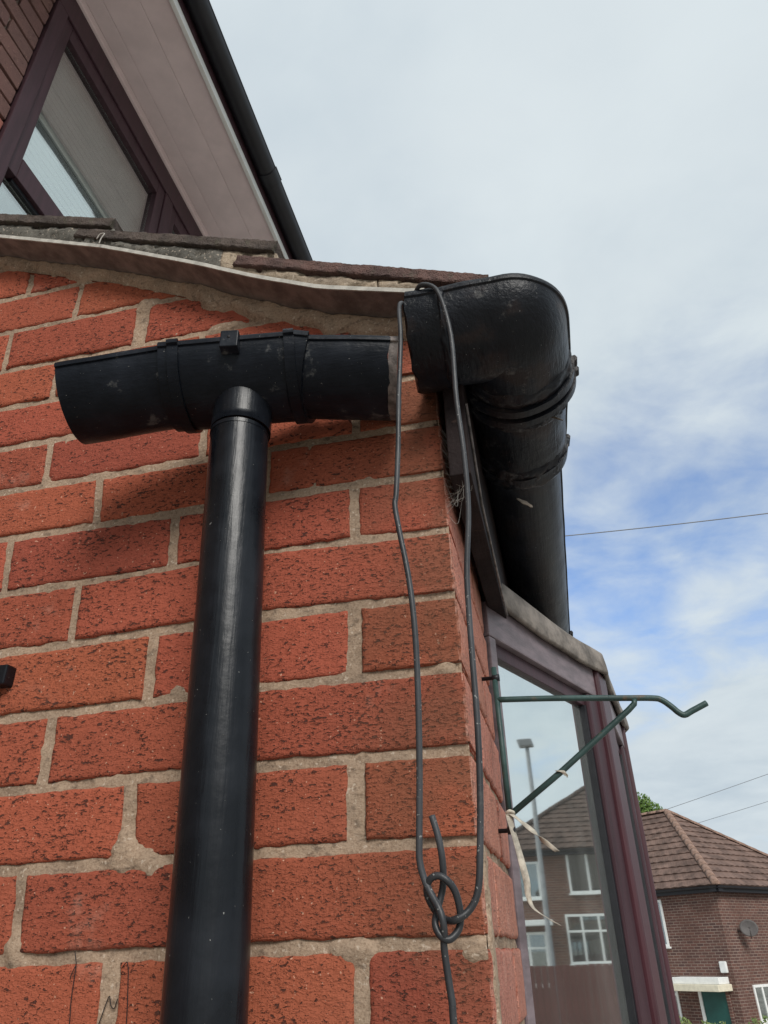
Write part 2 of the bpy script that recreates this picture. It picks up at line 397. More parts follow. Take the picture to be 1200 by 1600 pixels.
def sharp(o, ang=40):
    me = o.data; bm = bmesh.new(); bm.from_mesh(me); bmesh.ops.recalc_face_normals(bm, faces=bm.faces)
    for e in bm.edges:
        if len(e.link_faces) == 2 and e.calc_face_angle(0) > R(ang): e.smooth = False
    bm.to_mesh(me); bm.free()
def lerp_tab(tab, x):
    if x <= tab[0][0]:
        (a, b), (c, d) = tab[0], tab[1]; return b if abs(x - a) < 1e-9 else b + (x - a) * (d - b) / (c - a)
    for (a, b), (c, d) in zip(tab, tab[1:]):
        if x <= c: return b + (x - a) * (d - b) / (c - a)
    (a, b), (c, d) = tab[-2], tab[-1]; return d + (x - c) * (d - b) / (c - a)
def nz(x, y, z, s=1.0): return noise.noise(Vector((x * s, y * s, z * s)))

# ================================================================== GROUND
def ground_z(x, y):
    k = max(0, min(1, (y - .8 * x - 6) / 16)); k = k * k * (3 - 2 * k)
    return -1.9 - 1.5 * k
xs = [-900, -400, -150, -60, -30] + [i * 2.0 for i in range(-10, 26)] + [60, 90, 150, 400, 900]
vs = [(x, y, ground_z(x, y)) for y in xs for x in xs]; n_ = len(xs)
fs = [(j * n_ + i, j * n_ + i + 1, (j + 1) * n_ + i + 1, (j + 1) * n_ + i) for j in range(n_ - 1) for i in range(n_ - 1)]
tag(mesh('ground', vs, fs, M['ground'], smooth=True), kind='structure')

# ================================================================== PORCH WALL
ZU = [(-1.30, 1.345), (-.6906, 1.073), (-.4898, .987), (-.3338, .9055), (-.2338, .848), (-.1429, .802), (-.0268, .763), (.03, .748)]
def zu(x): return lerp_tab(ZU, x)
wall = empty('porch_wall', (0, 0, -1.9), 'red rustic brick wall corner with sandy mortar joints behind the black downpipe', 'wall')
JL = {1: [(-.443, .0702), (-.2808, .0737), (-.1973, .0752), (0, .0756)], 2: [(-.4642, .1445), (-.2838, .1477), (-.2027, .1494), (0, .1496)],
      3: [(-.4854, .2188), (-.2874, .2224), (-.2064, .2257), (0, .2253)], 4: [(-.5069, .2942), (-.2904, .2982), (-.2071, .3031), (0, .302)],
      5: [(-.5285, .37), (-.2916, .3776), (-.2089, .3818), (0, .3782)], 6: [(-.5506, .4477), (-.2928, .4522), (-.2117, .4602), (0, .4535)],
      7: [(-.573, .5263), (-.2967, .5268), (-.2132, .5317), (0, .5268)], 8: [(-.594, .5997), (-.2992, .6017), (0, .5991)],
      9: [(-.6152, .6742), (-.4929, .6765), (0, .6745)], 10: [(-.6367, .7494), (-.5469, .7491), (0, .7485)],
      11: [(-.6581, .8246), (-.4172, .8225), (-.2995, .8215), (0, .8225)], 12: [(-.6818, .9076), (-.4454, .9072), (0, .9065)],
      13: [(-.7044, .9869), (-.569, .9875), (0, .987)], 14: [(-.7, 1.064), (0, 1.064)], 15: [(-.7, 1.14), (0, 1.14)], 16: [(-.7, 1.216), (0, 1.216)],
      17: [(-.7, 1.292), (0, 1.292)]}
for k in range(0, -6, -1): JL[k] = [(-.5, .075 * k - .002), (0, .075 * k)]
def jz(k, x):
    tab = JL[k]; x = max(x, tab[0][0]); return lerp_tab(tab, min(x, 0))
PP = {0: [(-.106, -.105, .0075), (-.332, -.328, .0102)], 1: [(-.2225, -.2215, .006), (-.440, -.432, .0065)], 2: [(-.110, -.1105, .0095), (-.339, -.333, .0085)],
      3: [(-.222, -.222, .006), (-.444, -.4396, .0075)], 4: [(-.112, -.111, .0088), (-.339, -.3356, .007)], 5: [(-.222, -.221, .006), (-.4456, -.4413, .0057)],
      6: [(-.112, -.111, .0065), (-.3335, -.329, .007), (-.558, -.549, .0055)], 7: [(-.222, -.221, .006), (-.449, -.441, .006)],
      8: [(-.110, -.110, .006), (-.312, -.309, .006), (-.537, -.531, .005)], 9: [(-.222, -.221, .006), (-.445, -.443, .006)], 10: [(-.11, -.11, .006), (-.333, -.332, .006)],
      11: [(-.222, -.221, .006), (-.4365, -.434, .0115), (-.661, -.655, .0055)], 12: [(-.112, -.111, .006), (-.333, -.332, .006), (-.5566, -.555, .005)],
      13: [(-.222, -.221, .006), (-.440, -.44, .006), (-.6625, -.6565, .0055)]}
def xcorner(z): return -.0135 * max(z, 0)
HB = .0052
def face_grid(c00, c10, c01, c11, nx, nz_, out, inset=.0016, edge=.0019, seed=0, zclip=None, sets=.0022):
    """rough brick face: corners (Vectors) lower-left, lower-right, upper-left, upper-right; out = outward normal"""
    us = [0, .0022, .006] ; vs = []; out = Vector(out)
    W_ = (c10 - c00).length; H_ = (c01 - c00).length
    def params(L, n):
        a = [0, .0018 / L, .0045 / L]; b = [1 - q for q in reversed(a)]
        mid = [a[-1] + (b[0] - a[-1]) * i / n for i in range(1, n)]
        return a + mid + b
    U = params(W_, nx); V = params(H_, nz_)
    for v in V:
        for u in U:
            p = (c00 * (1 - u) + c10 * u) * (1 - v) + (c01 * (1 - u) + c11 * u) * v
            q = p * 95 + Vector((seed * 3.1, seed * 1.7, seed))
            du = min(u, 1 - u) * W_; dv = min(v, 1 - v) * H_
            fall = max(0, 1 - min(du, dv) / .008)
            e1 = (c10 - c00).normalized(); e2 = (c01 - c00).normalized()
            p = p + e1 * noise.noise(q) * edge * fall + e2 * noise.noise(q + Vector((9, 4, 2))) * edge * fall
            ed = min(du, dv)
            if ed < .0009: p = p - out * sets
            elif ed < .003: p = p - out * sets * (.22 + .3 * max(0, noise.noise(q * .6)))
            else: p = p + out * (noise.noise(p * 30 + Vector((seed, 0, 0))) * .0007 + noise.noise(p * 110) * .00035)
            # chipped arrises
            ch = noise.noise(p * 60 + Vector((seed * 5.3, 2, 1)))
            if ed < .006 and ch > .42: p = p - out * .003 * (ch - .42) / .3
            if zclip: p.z = min(p.z, zclip(p.x))
            vs.append(p)
    nu = len(U)
    fs = [(j * nu + i, j * nu + i + 1, (j + 1) * nu + i + 1, (j + 1) * nu + i) for j in range(len(V) - 1) for i in range(nu - 1)]
    ring = [i for i in range(nu)] + [j * nu + nu - 1 for j in range(1, len(V))] + [(len(V) - 1) * nu + i for i in range(nu - 2, -1, -1)] + [j * nu for j in range(len(V) - 2, 0, -1)]
    return vs, fs, ring
def add_back(vs, fs, ring, out, depth):
    """extrude the border ring backwards so the brick has sides"""
    b = len(vs); out = Vector(out)
    for i in ring: vs.append(vs[i] - out * depth)
    n = len(ring)
    for k in range(n):
        k2 = (k + 1) % n; fs.append((ring[k2], ring[k], b + k, b + k2))
def brick(parent, faces, m, depth=.05, seed=0, zclip=None):
    vs, fs = [], []
    for (c00, c10, c01, c11, out) in faces:
        L = (c10 - c00).length
        v, f, ring = face_grid(Vector(c00), Vector(c10), Vector(c01), Vector(c11), max(6, int(L / .0075)), 8, out, seed=seed, zclip=zclip)
        add_back(v, f, ring, out, depth)
        b = len(vs); vs += v; fs += [tuple(i + b for i in q) for q in f]
    c = sum((Vector(v) for v in vs), Vector()) / len(vs)
    return mesh('brick', vs, fs, m, parent, True, tuple(c))
ZCL = lambda x: zu(x) - .022
YEND = .326
seed = 0
for k in range(-5, 17):
    even = (k % 2 == 0)
    pp = list(PP.get(k, [(-.110, -.110, .006), (-.333, -.332, .006)] if even else [(-.222, -.221, .006), (-.443, -.442, .006)]))
    while pp[-1][0] > -1.1: pp.append((pp[-1][0] - .2245, pp[-1][1] - .2245, .006))
    zb = .5 * (jz(k, 0) + jz(k + 1, 0))
    xc = xcorner(zb)
    right = (xc, xc, 0.0)
    for i, (xt, xb, hw) in enumerate(pp):
        seed += 1
        xr_t, xr_b = (right[0] - right[2], right[1] - right[2])
        hw -= .0008
        xl_t, xl_b = xt + hw, xb + hw
        right = (xt, xb, hw)
        if jz(k, xr_b) + HB > zu(xr_b) - .03 and jz(k, xl_b) + HB > zu(xl_b) - .03: continue
        if xl_b < -1.05: break
        dy = random.uniform(-.0012, .0012)
        c00 = Vector((xl_b, dy, jz(k, xl_b) + HB)); c10 = Vector((xr_b, dy, jz(k, xr_b) + HB))
        c01 = Vector((xl_t, dy, jz(k + 1, xl_t) - HB)); c11 = Vector((xr_t, dy, jz(k + 1, xr_t) - HB))
        faces = [(c00, c10, c01, c11, (0, -1, 0))]
        if i == 0:
            yl = .213 if even else .1015
            faces.append((Vector((xc, dy, c10.z)), Vector((xc, yl, c10.z)), Vector((xc, dy, c11.z)), Vector((xc, yl, c11.z)), (1, 0, 0)))
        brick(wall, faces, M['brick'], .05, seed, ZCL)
    # second brick on the side return
    y0 = .2255 if even else .1135
    z0, z1 = jz(k, 0) + HB, jz(k + 1, 0) - HB
    if k <= 9:
        xo = xc + random.uniform(-.0012, .0012)
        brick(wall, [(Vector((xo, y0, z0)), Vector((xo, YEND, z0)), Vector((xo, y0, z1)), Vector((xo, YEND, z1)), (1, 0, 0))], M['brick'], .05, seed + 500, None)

# mortar: one relief surface behind the bricks, front and side return
SM = [(-.328, .150, .027, .015), (-.303, .141, .014, .010), (-.336, .158, .013, .020), (-.432, .078, .012, .016), (-.2215, .303, .010, .008), (-.112, .072, .022, .010), (-.010, .072, .020, .010), (-.43, .905, .02, .016),
      (-.30, .826, .03, .010), (-.02, .302, .014, .008)]
def mort_y(x, z):
    y = .0034 + nz(x, 3, z, 34) * .0018 + nz(x, 7, z, 130) * .0008
    for (sx, sz, rx, rz) in SM:
        d = ((x - sx) / rx) ** 2 + ((z - sz) / rz) ** 2 + nz(x, 1, z, 90) * .55
        if d < 1: y = min(y, y * d + (-.0022 + nz(x, 2, z, 160) * .0006) * (1 - d) ** .35)
    d = zu(x) - z; band = (.034 if x > -.34 else .024) + .016 * nz(x, 5, 0, 13) + .010 * nz(x, 5, z, 45)
    if d < band:
        q = min(1, (band - d) / .018); yy = -.0045 + nz(x, 11, z, 22) * .007 + nz(x, 12, z, 75) * .0025 - .004 * q
        y = y + (yy - y) * min(1, q * 2.2)
    return y
X0, X1, Z0, Z1, ST = -1.05, -.0012, -.38, 1.26, .0032
nx = int((X1 - X0) / ST) + 1; nzc = int((Z1 - Z0) / ST) + 1
vs = []; fs = []; ok = []
for j in range(nzc):
    z = Z0 + j * ST
    for i in range(nx):
        x = X0 + i * (X1 - X0) / (nx - 1)
        top = zu(x) - .001
        zc = min(z, top); xx = x + (xcorner(zc) if i > nx - 4 else 0)
        vs.append((xx, mort_y(x, zc), zc)); ok.append(z < top + ST)
for j in range(nzc - 1):
    for i in range(nx - 1):
        a = j * nx + i
        if ok[a] or ok[a + 1]: fs.append((a, a + 1, a + nx + 1, a + nx))
mesh('mortar', vs, fs, M['mortar'], wall, True)
# side mortar
vs = []; fs = []; ny = 80; nz2 = 300
for j in range(nz2):
    z = -.38 + j * (.74 + .38) / (nz2 - 1)
    for i in range(ny):
        y = .0042 + i * (YEND - .0042) / (ny - 1)
        dx = -.0042 + nz(4, y, z, 40) * .0022 + nz(8, y, z, 140) * .0009
        q = (y - .018) / (.016 + .010 * nz(1, 0, z, 18)); sm = 1 - q * q + .9 * nz(3, y, z, 55) - max(0, (z - .13) / .05)
        if sm > 0: dx = max(dx, -.004 + min(1, sm * 3) * (.0062 + .0008 * nz(2, y, z, 170)))
        vs.append((xcorner(z) + (dx if i else min(dx, -.001)), y, z))
fs = [(j * ny + i, j * ny + i + 1, (j + 1) * ny + i + 1, (j + 1) * ny + i) for j in range(nz2 - 1) for i in range(ny - 1)]
mesh('mortar', vs, fs, M['mortar'], wall, True)
# the body of the wall behind the facing, following the roof line
pr = [(-1.28, -1.9)] + [(-.02, -1.9), (-.02, zu(-.02) - .004)] + [(x, zu(x) - .004) for x in (-.14, -.23, -.33, -.49, -.69, -1.0, -1.28)]
vs = [(x, .014, z) for x, z in pr] + [(x, .11, z) for x, z in pr]; n_ = len(pr)
fs = [tuple(range(n_)), tuple(reversed(range(n_, 2 * n_)))] + [(i, (i + 1) % n_ + 0, (i + 1) % n_ + n_, i + n_) for i in range(n_)]
mesh('wall_core', vs, fs, M['mortar'], wall)
box('wall_core', -.11, -.016, .112, YEND - .001, -1.9, .74, M['mortar'], wall, 0)
# fine black scribbles on the lower left bricks
def ink(pts): tube('ink_mark', catmull(pts, 4), .00042, M['ink'], wall, 5)
ink([(-.3667, -.0028, .0765), (-.3647, -.0025, .0702), (-.3634, -.0026, .0644), (-.3628, -.0026, .042), (-.3606, -.0026, .0238), (-.36, -.0026, .0)])
ink([(-.3634, -.0028, .0664), (-.3665, -.0027, .0600), (-.3672, -.0027, .056)])
ink([(-.3195, -.0005, .0636), (-.3160, -.0026, .0668), (-.3138, -.0028, .0673), (-.3120, -.0028, .061), (-.3111, -.0028, .0551), (-.3085, -.0028, .036), (-.3073, -.0028, .0236), (-.306, -.0028, .0)])
ink([(-.3365, .001, .0186), (-.3348, .001, .0246), (-.3310, .001, .038), (-.3288, .001, .043), (-.3265, .001, .037), (-.3229, .001, .0339), (-.3209, .0005, .0392), (-.3200, .0, .0412)])

# ================================================================== PORCH ROOF
roof = empty('porch_roof', (-.6, .6, .8), 'weathered brown tiled porch roof with mortared verge above the brick wall', 'roof')
# undercloak strip
XS = [-1.29 + i * .02 for i in range(64)] + [-.008]
vs = []; fs = []
for i, x in enumerate(XS):
    z = zu(x); w = nz(x, 0, 0, 40) * .0006
    for (y, dz) in ((-.050 + w, 0), (.06, 0), (.06, .006), (-.050 + w, .0062)): vs.append((x, y, z + dz + nz(x, y, 1, 25) * .0006))
for i in range(len(XS) - 1):
    for k in range(4): k2 = (k + 1) % 4; fs.append((i * 4 + k, i * 4 + k2, i * 4 + 4 + k2, i * 4 + 4 + k))
fs.append((0, 1, 2, 3)); e = (len(XS) - 1) * 4; fs.append((e + 3, e + 2, e + 1, e))
mesh('undercloak', vs, fs, M['cement'], roof, False)
vs = []; fs = []
for i, x in enumerate(XS):
    z = zu(x); w = nz(x, 0, 0, 40) * .0006
    for (y, dz) in ((-.0518 + w, -.0003), (-.0498 + w, -.0003), (-.0498 + w, .0066), (-.0518 + w, .0066)): vs.append((x, y, z + dz + nz(x, -.05, 1, 25) * .0006))
for i in range(len(XS) - 1):
    for k in range(4): k2 = (k + 1) % 4; fs.append((i * 4 + k, i * 4 + k2, i * 4 + 4 + k2, i * 4 + 4 + k))
fs.append((0, 1, 2, 3)); e = (len(XS) - 1) * 4; fs.append((e + 3, e + 2, e + 1, e))
mesh('undercloak_edge', vs, fs, M['cement_edge'], roof, False)
TL = [(.0705, .764, .4045), (-.2055, .910, .4016), (-.477, 1.047, .379), (-.745, 1.165, .40), (-1.01, 1.285, .40)]   # tail x, top z, slope
TT = .0175
def tile_top(i, x): tx, tz, s = TL[i]; return tz + (tx - x) * s
def bed_top(x):
    for i, (tx, tz, s) in enumerate(TL):
        nxt = TL[i + 1][0] if i + 1 < len(TL) else -9
        if x > nxt: return tile_top(i, x) - TT - .0005
    return tile_top(len(TL) - 1, x) - TT
def bedding(x0, x1, m, yoff, sd):
    nxx = int((x1 - x0) / .003); vs = []; fs = []; nv = 7
    for i in range(nxx + 1):
        x = x0 + (x1 - x0) * i / nxx; b = zu(x) + .0055; tp = max(b + .003, bed_top(x))
        for k in range(nv + 1):
            v = k / nv; z = b + (tp - b) * v
            y = -.0475 + yoff + nz(x, sd, z, 30) * .0035 + nz(x, sd + 3, z, 110) * .0018 - .003 * math.sin(math.pi * v)
            if nz(x * .35, sd + 9, z, 120) > .33: y += .006         # cracks and missing bits
            vs.append((x, y, z))
        vs.append((x, .05, tp)); vs.append((x, .05, b))
    st = nv + 3
    for i in range(nxx):
        for k in range(st): k2 = (k + 1) % st; fs.append((i * st + k, (i + 1) * st + k, (i + 1) * st + k2, i * st + k2))
    fs.append(tuple(range(st))); fs.append(tuple(reversed([nxx * st + k for k in range(st)])))
    mesh('bedding_mortar', vs, fs, m, roof, True)
bedding(-1.28, -.290, M['bed_grey'], 0, 1); bedding(-.2895, -.068, M['bed_tan'], .001, 5); bedding(-.066, -.012, M['bed_tan'], .0, 8)
def verge_tile(i, m, L=.36, Wd=.31):
    tx, tz, s = TL[i]; ang = math.atan(s); d = Vector((-math.cos(ang), 0, math.sin(ang))); up = Vector((math.sin(ang), 0, math.cos(ang)))
    O = Vector((tx, -.054, tz)); nl, nw = 110, 24; nt = 7
    vs = []; fs = []
    def g(pt, nrm, amt=1.0):
        f = noise.noise(pt * 210) * .0011 + noise.noise(pt * 480) * .0008 + noise.noise(pt * 60) * .0014
        return pt + nrm * f * amt
    ring = []
    # top surface
    for a in range(nl + 1):
        for w in range(nw + 1):
            p = O + d * (L * a / nl) + Vector((0, Wd * (w / nw) ** 1.8, 0)); vs.append(g(p, up))
    for a in range(nl):
        for w in range(nw): i0 = a * (nw + 1) + w; fs.append((i0, i0 + nw + 1, i0 + nw + 2, i0 + 1))
    # verge edge (faces -Y)
    b = len(vs)
    for a in range(nl + 1):
        for q in range(nt + 1):
            p = O + d * (L * a / nl) - up * (TT * q / nt)
            p2 = g(p, Vector((0, -1, 0)), 1.5) if 0 < q else g(p, up)
            if q == nt: p2 += Vector((0, .003, 0))
            vs.append(p2)
    for a in range(nl):
        for q in range(nt): i0 = b + a * (nt + 1) + q; fs.append((i0, i0 + 1, i0 + nt + 2, i0 + nt + 1))
    # tail edge (faces +X)
    b = len(vs)
    for w in range(nw + 1):
        for q in range(nt + 1):
            p = O + Vector((0, Wd * (w / nw) ** 1.8, 0)) - up * (TT * q / nt)
            vs.append(g(p, -d, 1.2) if 0 < q and w > 0 else g(p, up if q == 0 else Vector((0, -1, 0)), 1.0 if q == 0 else 1.5))
    for w in range(nw):
        for q in range(nt): i0 = b + w * (nt + 1) + q; fs.append((i0, i0 + nt + 1, i0 + nt + 2, i0 + 1))
    b = len(vs)
    vs += [O - up * TT, O + d * L - up * TT, O + d * L - up * TT + Vector((0, Wd, 0)), O - up * TT + Vector((0, Wd, 0))]
    fs.append((b, b + 3, b + 2, b + 1))
    o = mesh('roof_tile', vs, fs, m, roof, True, tuple(O)); sharp(o, 50); return o
for i in range(len(TL)): verge_tile(i, M['tile_red'] if i == 0 else M['tile_grey'])
plain = None
for i, (tx, tz, s) in enumerate(TL):
    ang = math.atan(s)
    for c in range(7):
        if plain is None:
            v, f = box_vf(-.36, 0, 0, .308, -TT, 0); plain = bevelled('roof_tile', v, f, M['tile_grey'], roof, .004, 2)
            o = plain
        else: o = plain.copy(); COL.objects.link(o)
        o.location = Vector((tx, .2545 + c * .3105, tz)) - roof.location
        o.rotation_euler = (0, ang, 0)
o = tube('thread', catmull([(-.4975, -.0575, 1.0010), (-.4925, -.0590, 1.0085), (-.4850, -.0590, 1.0075), (-.4890, -.0585, .9990), (-.4915, -.0575, .9880)], 5), .0010, M['web'], None, 5)
tag(o, 'small white curl of thread stuck on the grey verge mortar', 'thread')
# fascia on the side with its sawn end
box('fascia_board', .0015, .0245, -.028, 2.6, .502, .735, M['fascia'], roof, .0015)
vs = []
tube('fascia_edge_light', [(.0262, -.022, .60), (.0265, .06, .515), (.0268, .30, .499), (.027, .36, .498)], .0016, M['bare'], roof, 6)  # thin pale strip added to stand for light on the board's edge

# ================================================================== DOWNPIPE
dp = empty('downpipe', (-.1305, -.09, -1.9), 'round gloss black downpipe standing in front of the brick wall', 'downpipe')
top = Vector((-.2151, -.090, .5530)); bot = Vector((-.1305, -.090, -1.9)); path = [top.lerp(bot, i / 60) for i in range(61)]
v, f = tube_vf(path, .0307, 48); o = mesh('pipe', v, f, M['black'], dp, True, tuple(bot)); sharp(o)
v, f = tube_vf([top + Vector((0, 0, .0005)), top + Vector((0, 0, -.004))], .0313, 48); o = mesh('pipe_rim', v, f, M['black'], dp, True); sharp(o)

# ================================================================== DROPPED GUTTER TEE
tee = empty('gutter_outlet_section', (-.22, -.084, .58), 'short black half-round gutter piece with outlet sitting on top of the downpipe', 'gutter')
A = Vector((-.4055, -.1244, .6190)); B = Vector((-.295, -.104, .6365)); C_ = Vector((-.1655, -.080, .6430)); D_ = Vector((-.0420, -.0572, .6320))
def on(a, b, x): k = (x - a.x) / (b.x - a.x); return a.lerp(b, k)
gutter_seg('gutter_stub', A, B, .0545, M['black_gut'], tee, n=24)
gutter_seg('outlet_body', on(B, C_, -.288), on(B, C_, -.148), .0585, M['black_gut'], tee, n=24, th=.004)
gutter_seg('socket_collar', on(B, C_, -.2965), on(B, C_, -.286), .0590, M['black_gut'], tee, n=3, th=.006)
gutter_seg('clip_strap', on(B, C_, -.286), on(B, C_, -.2745), .0618, M['black_gut'], tee, n=3, th=.008, lip=.004)
gutter_seg('clip_strap', on(B, C_, -.163), on(B, C_, -.152), .0618, M['black_gut'], tee, n=3, th=.008, lip=.004)
gutter_seg('socket_collar', on(B, C_, -.152), on(C_, D_, -.136), .0600, M['black_gut'], tee, n=3, th=.007)
gutter_seg('gutter_stub', on(C_, D_, -.0510), on(C_, D_, -.145), .0547, M['black_gut'], tee, n=20, jag=.0040)
gutter_seg('bare_end', on(C_, D_, -.0515), D_, .0541, M['bare'], tee, n=5)
# outlet spigot with its flared root
oc = Vector((-.2140, -.090, 0)); prof = [(.0345, .6050), (.0332, .5950), (.0325, .5880), (.0322, .575), (.0322, .566), (.0322, .5552)]
vs = []; fs = []; sg = 48
for (r, z) in prof:
    for k in range(sg): a = 2 * math.pi * k / sg; vs.append((oc.x + r * math.cos(a), oc.y + r * math.sin(a), z))
for j in range(len(prof) - 1):
    for k in range(sg): k2 = (k + 1) % sg; fs.append((j * sg + k2, j * sg + k, (j + 1) * sg + k, (j + 1) * sg + k2))
fs.append(tuple((len(prof) - 1) * sg + k for k in range(sg)))
mesh('outlet_spigot', vs, fs, M['black'], tee, True, (oc.x, oc.y, .6))
lug = obox('fixing_lug', (-.2150, -.1590, .6195), (.0190, .0035, .0), (-.0025, .0135, 0), (0, 0, .0225), M['black_gut'], tee, .0012)
tube('screw_hole', [(-.2055, -.1580, .6325), (-.2060, -.155, .6325)], .0017, M['ink'], tee, 10)

# ================================================================== EAVES GUTTER WITH ANGLE
eg = empty('eaves_gutter', (.08, .2, .6), 'black half-round eaves gutter with angle piece at the roof corner', 'gutter')
GC = Vector((.0870, -.0585, .680))         # crossing of the two gutter axes at rim level
def angle_piece(r, rho, xl, ye, name, m, wob=.0022, th=.004):
    prof = half_profile(r, th, 36); O = Vector((GC.x - rho, GC.y + rho, 0)); vs = []; fs = []
    stations = []
    nA, nB, nC = 16, 16, 16
    for i in range(nA): stations.append(('x', xl + (GC.x - rho - xl) * i / nA))
    for i in range(nB + 1): stations.append(('a', -math.pi / 2 + math.pi / 2 * i / nB))
    for i in range(1, nC + 1): stations.append(('y', GC.y + rho + (ye - GC.y - rho) * i / nC))
    for (k, val) in stations:
        for (a, b) in prof:
            rr = rho + a; z = GC.z + b
            if k == 'x': p = Vector((min(val, O.x + min(0, rr) if rr < 0 else val), GC.y - a, z))
            elif k == 'a':
                if rr > 0: p = Vector((O.x + rr * math.cos(val), O.y + rr * math.sin(val), z))
                else: p = Vector((O.x + rr, O.y - rr, z))
            else: p = Vector((GC.x + a, max(val, O.y - min(0, rr)) if rr < 0 else val, z))
            if k == 'x' and rr < 0: p = Vector((min(val, O.x + rr), GC.y - a, z))
            p += Vector((noise.noise(p * 24), noise.noise(p * 24 + Vector((5, 1, 3))), noise.noise(p * 24 + Vector((1, 9, 4))))) * wob
            vs.append(p)
    n = len(prof)
    for i in range(len(stations) - 1):
        for q in range(n): q2 = (q + 1) % n; fs.append((i * n + q, i * n + q2, (i + 1) * n + q2, (i + 1) * n + q))
    fs.append(tuple(range(n))); fs.append(tuple(reversed([(len(stations) - 1) * n + q for q in range(n)])))
    o = mesh(name, vs, fs, m, eg, True, tuple(GC)); sharp(o, 45); return o
angle_piece(.0640, .008, -.020, .045, 'angle_piece', M['black_worn'])
gutter_seg('socket_collar', (-.0225, GC.y, GC.z + .001), (.0165, GC.y, GC.z), .0662, M['black_worn'], eg, n=12, th=.005, wob=.0020, jag=.0045)
gutter_seg('socket_collar', (GC.x, .022, GC.z), (GC.x, .034, GC.z), .0700, M['black_worn'], eg, n=3, th=.009, wob=.0016, lip=.004)
gutter_seg('socket_collar', (GC.x, .041, GC.z), (GC.x, .052, GC.z), .0715, M['black_worn'], eg, n=3, th=.010, wob=.0016, lip=.004)
gutter_seg('union_piece', (GC.x - .001, .046, GC.z), (.080, .205, GC.z), .0612, M['black_worn'], eg, n=22, th=.006, wob=.0018)
gutter_seg('socket_collar', (.081, .178, GC.z), (.080, .198, GC.z), .0655, M['black_worn'], eg, n=6, th=.008, wob=.0035, lip=.004)
gutter_seg('gutter_length', (.078, .19, GC.z), (.078, 2.6, GC.z + .004), .0555, M['black_run'], eg, n=40, wob=.0005)
for y in (.93, 1.75):
    gutter_seg('gutter_bracket', (.078, y, GC.z), (.078, y + .03, GC.z), .0590, M['black_run'], eg, n=2, th=.005, lip=.005)
def sealant(ca, cb, r, amp, sd, n=10):
    ca, cb = Vector(ca), Vector(cb); tt = (cb - ca).normalized(); sv = tt.cross(Zup).normalized(); u = sv.cross(tt); vs, fs = [], []; K = 64
    for i in range(n + 1):
        e = math.sin(math.pi * i / n) ** .5
        for k in range(K + 1):
            a = -math.pi * (.02 + .96 * k / K); c_ = ca.lerp(cb, i / n); q = Vector((i * .35 + sd, k * .22, sd * 2.0))
            f = noise.noise(q) + .6 * noise.noise(q * 2.6)
            rr = r - .004 + e * (.0045 + amp * max(-.3, f)); sh = tt * .006 * noise.noise(q * .8 + Vector((4, 4, 4))) * (1 if i in (0, n) else .4)
            vs.append(c_ + sh + sv * rr * math.cos(a) + u * rr * math.sin(a))
    for i in range(n):
        for k in range(K): fs.append((i * (K + 1) + k, i * (K + 1) + k + 1, (i + 1) * (K + 1) + k + 1, (i + 1) * (K + 1) + k))
    o = mesh('sealant', vs, fs, M['black_worn'], eg, True, tuple(ca)); md = o.modifiers.new('thickness', 'SOLIDIFY'); md.thickness = .002; md.offset = -1
Zup = Vector((0, 0, 1))
sealant((GC.x, .050, GC.z), (GC.x - .001, .074, GC.z), .0640, .0040, 1); sealant((.081, .160, GC.z), (.080, .212, GC.z), .0640, .0050, 3)
sealant((GC.x, -.004, GC.z), (GC.x, .024, GC.z), .0660, .0030, 6); sealant((.010, GC.y, GC.z), (.022, GC.y, GC.z), .0665, .0016, 9)
# rubbish hanging at the gutter
tube('twig', [(.0905, .055, .6535 - .0235), (.110, .058, .630), (.1265, .060, .622), (.134, .061, .6175)], [.0016, .0013, .0012, .0007], M['bark'], None, 6)
tag(bpy.data.objects['twig'], 'thin dark twig stuck under the gutter joint by the angle piece', 'twig')
vs = []; fs = []
for i in range(7):
    for j in range(4):
        u = i / 6; w = (j / 3 - .5) * (math.sin(math.pi * (.1 + .75 * u)) + .5 * nz(u * 4, j * 2, 3, 2)) * .008
        vs.append((.0655 + .019 * u, .155 + w * .4, .5735 - .015 * u + w + nz(u * 3, j, 1, 2) * .004))
fs = [(i * 4 + j, i * 4 + j + 1, i * 4 + j + 5, i * 4 + j + 4) for i in range(6) for j in range(3)]
o = mesh('dry_leaf', vs, fs, M['petal'], None, True, (.075, .155, .566)); tag(o, 'small pale dry leaf caught under the black eaves gutter', 'leaf')
md = o.modifiers.new('thickness', 'SOLIDIFY'); md.thickness = .0006

# ================================================================== CABLE LOOP
cb = empty('cable_loop', (-.016, -.108, .03), 'dark cable looped over the gutter angle and knotted in front of the brick corner', 'cable')
CR = .0025
Lw = [(.010, -.060, .664), (-.004, -.072, .680), (-.018, -.090, .6860), (-.0262, -.110, .6830), (-.0275, -.122, .660), (-.0268, -.125, .6147), (-.0313, -.125, .5388), (-.0340, -.125, .4771), (-.0373, -.125, .4275), (-.0389, -.125, .4141), (-.0357, -.125, .3871), (-.0294, -.125, .3425), (-.0262, -.124, .2965),
      (-.0266, -.120, .2455), (-.0292, -.114, .1890), (-.0324, -.110, .1410), (-.0330, -.109, .1250), (-.0300, -.1085, .1125), (-.0255, -.1095, .1035), (-.0205, -.112, .0950), (-.0180, -.1130, .0870), (-.0180, -.1105, .0795), (-.0192, -.107, .0720), (-.0176, -.106, .0539), (-.0160, -.106, .0398), (-.0159, -.106, .0296), (-.014, -.106, -.05), (-.010, -.105, -.4), (0, -.10, -1.0), (.02, -.09, -1.88)]
tube('strand', catmull(Lw, 8), CR, M['cable'], cb, 12)
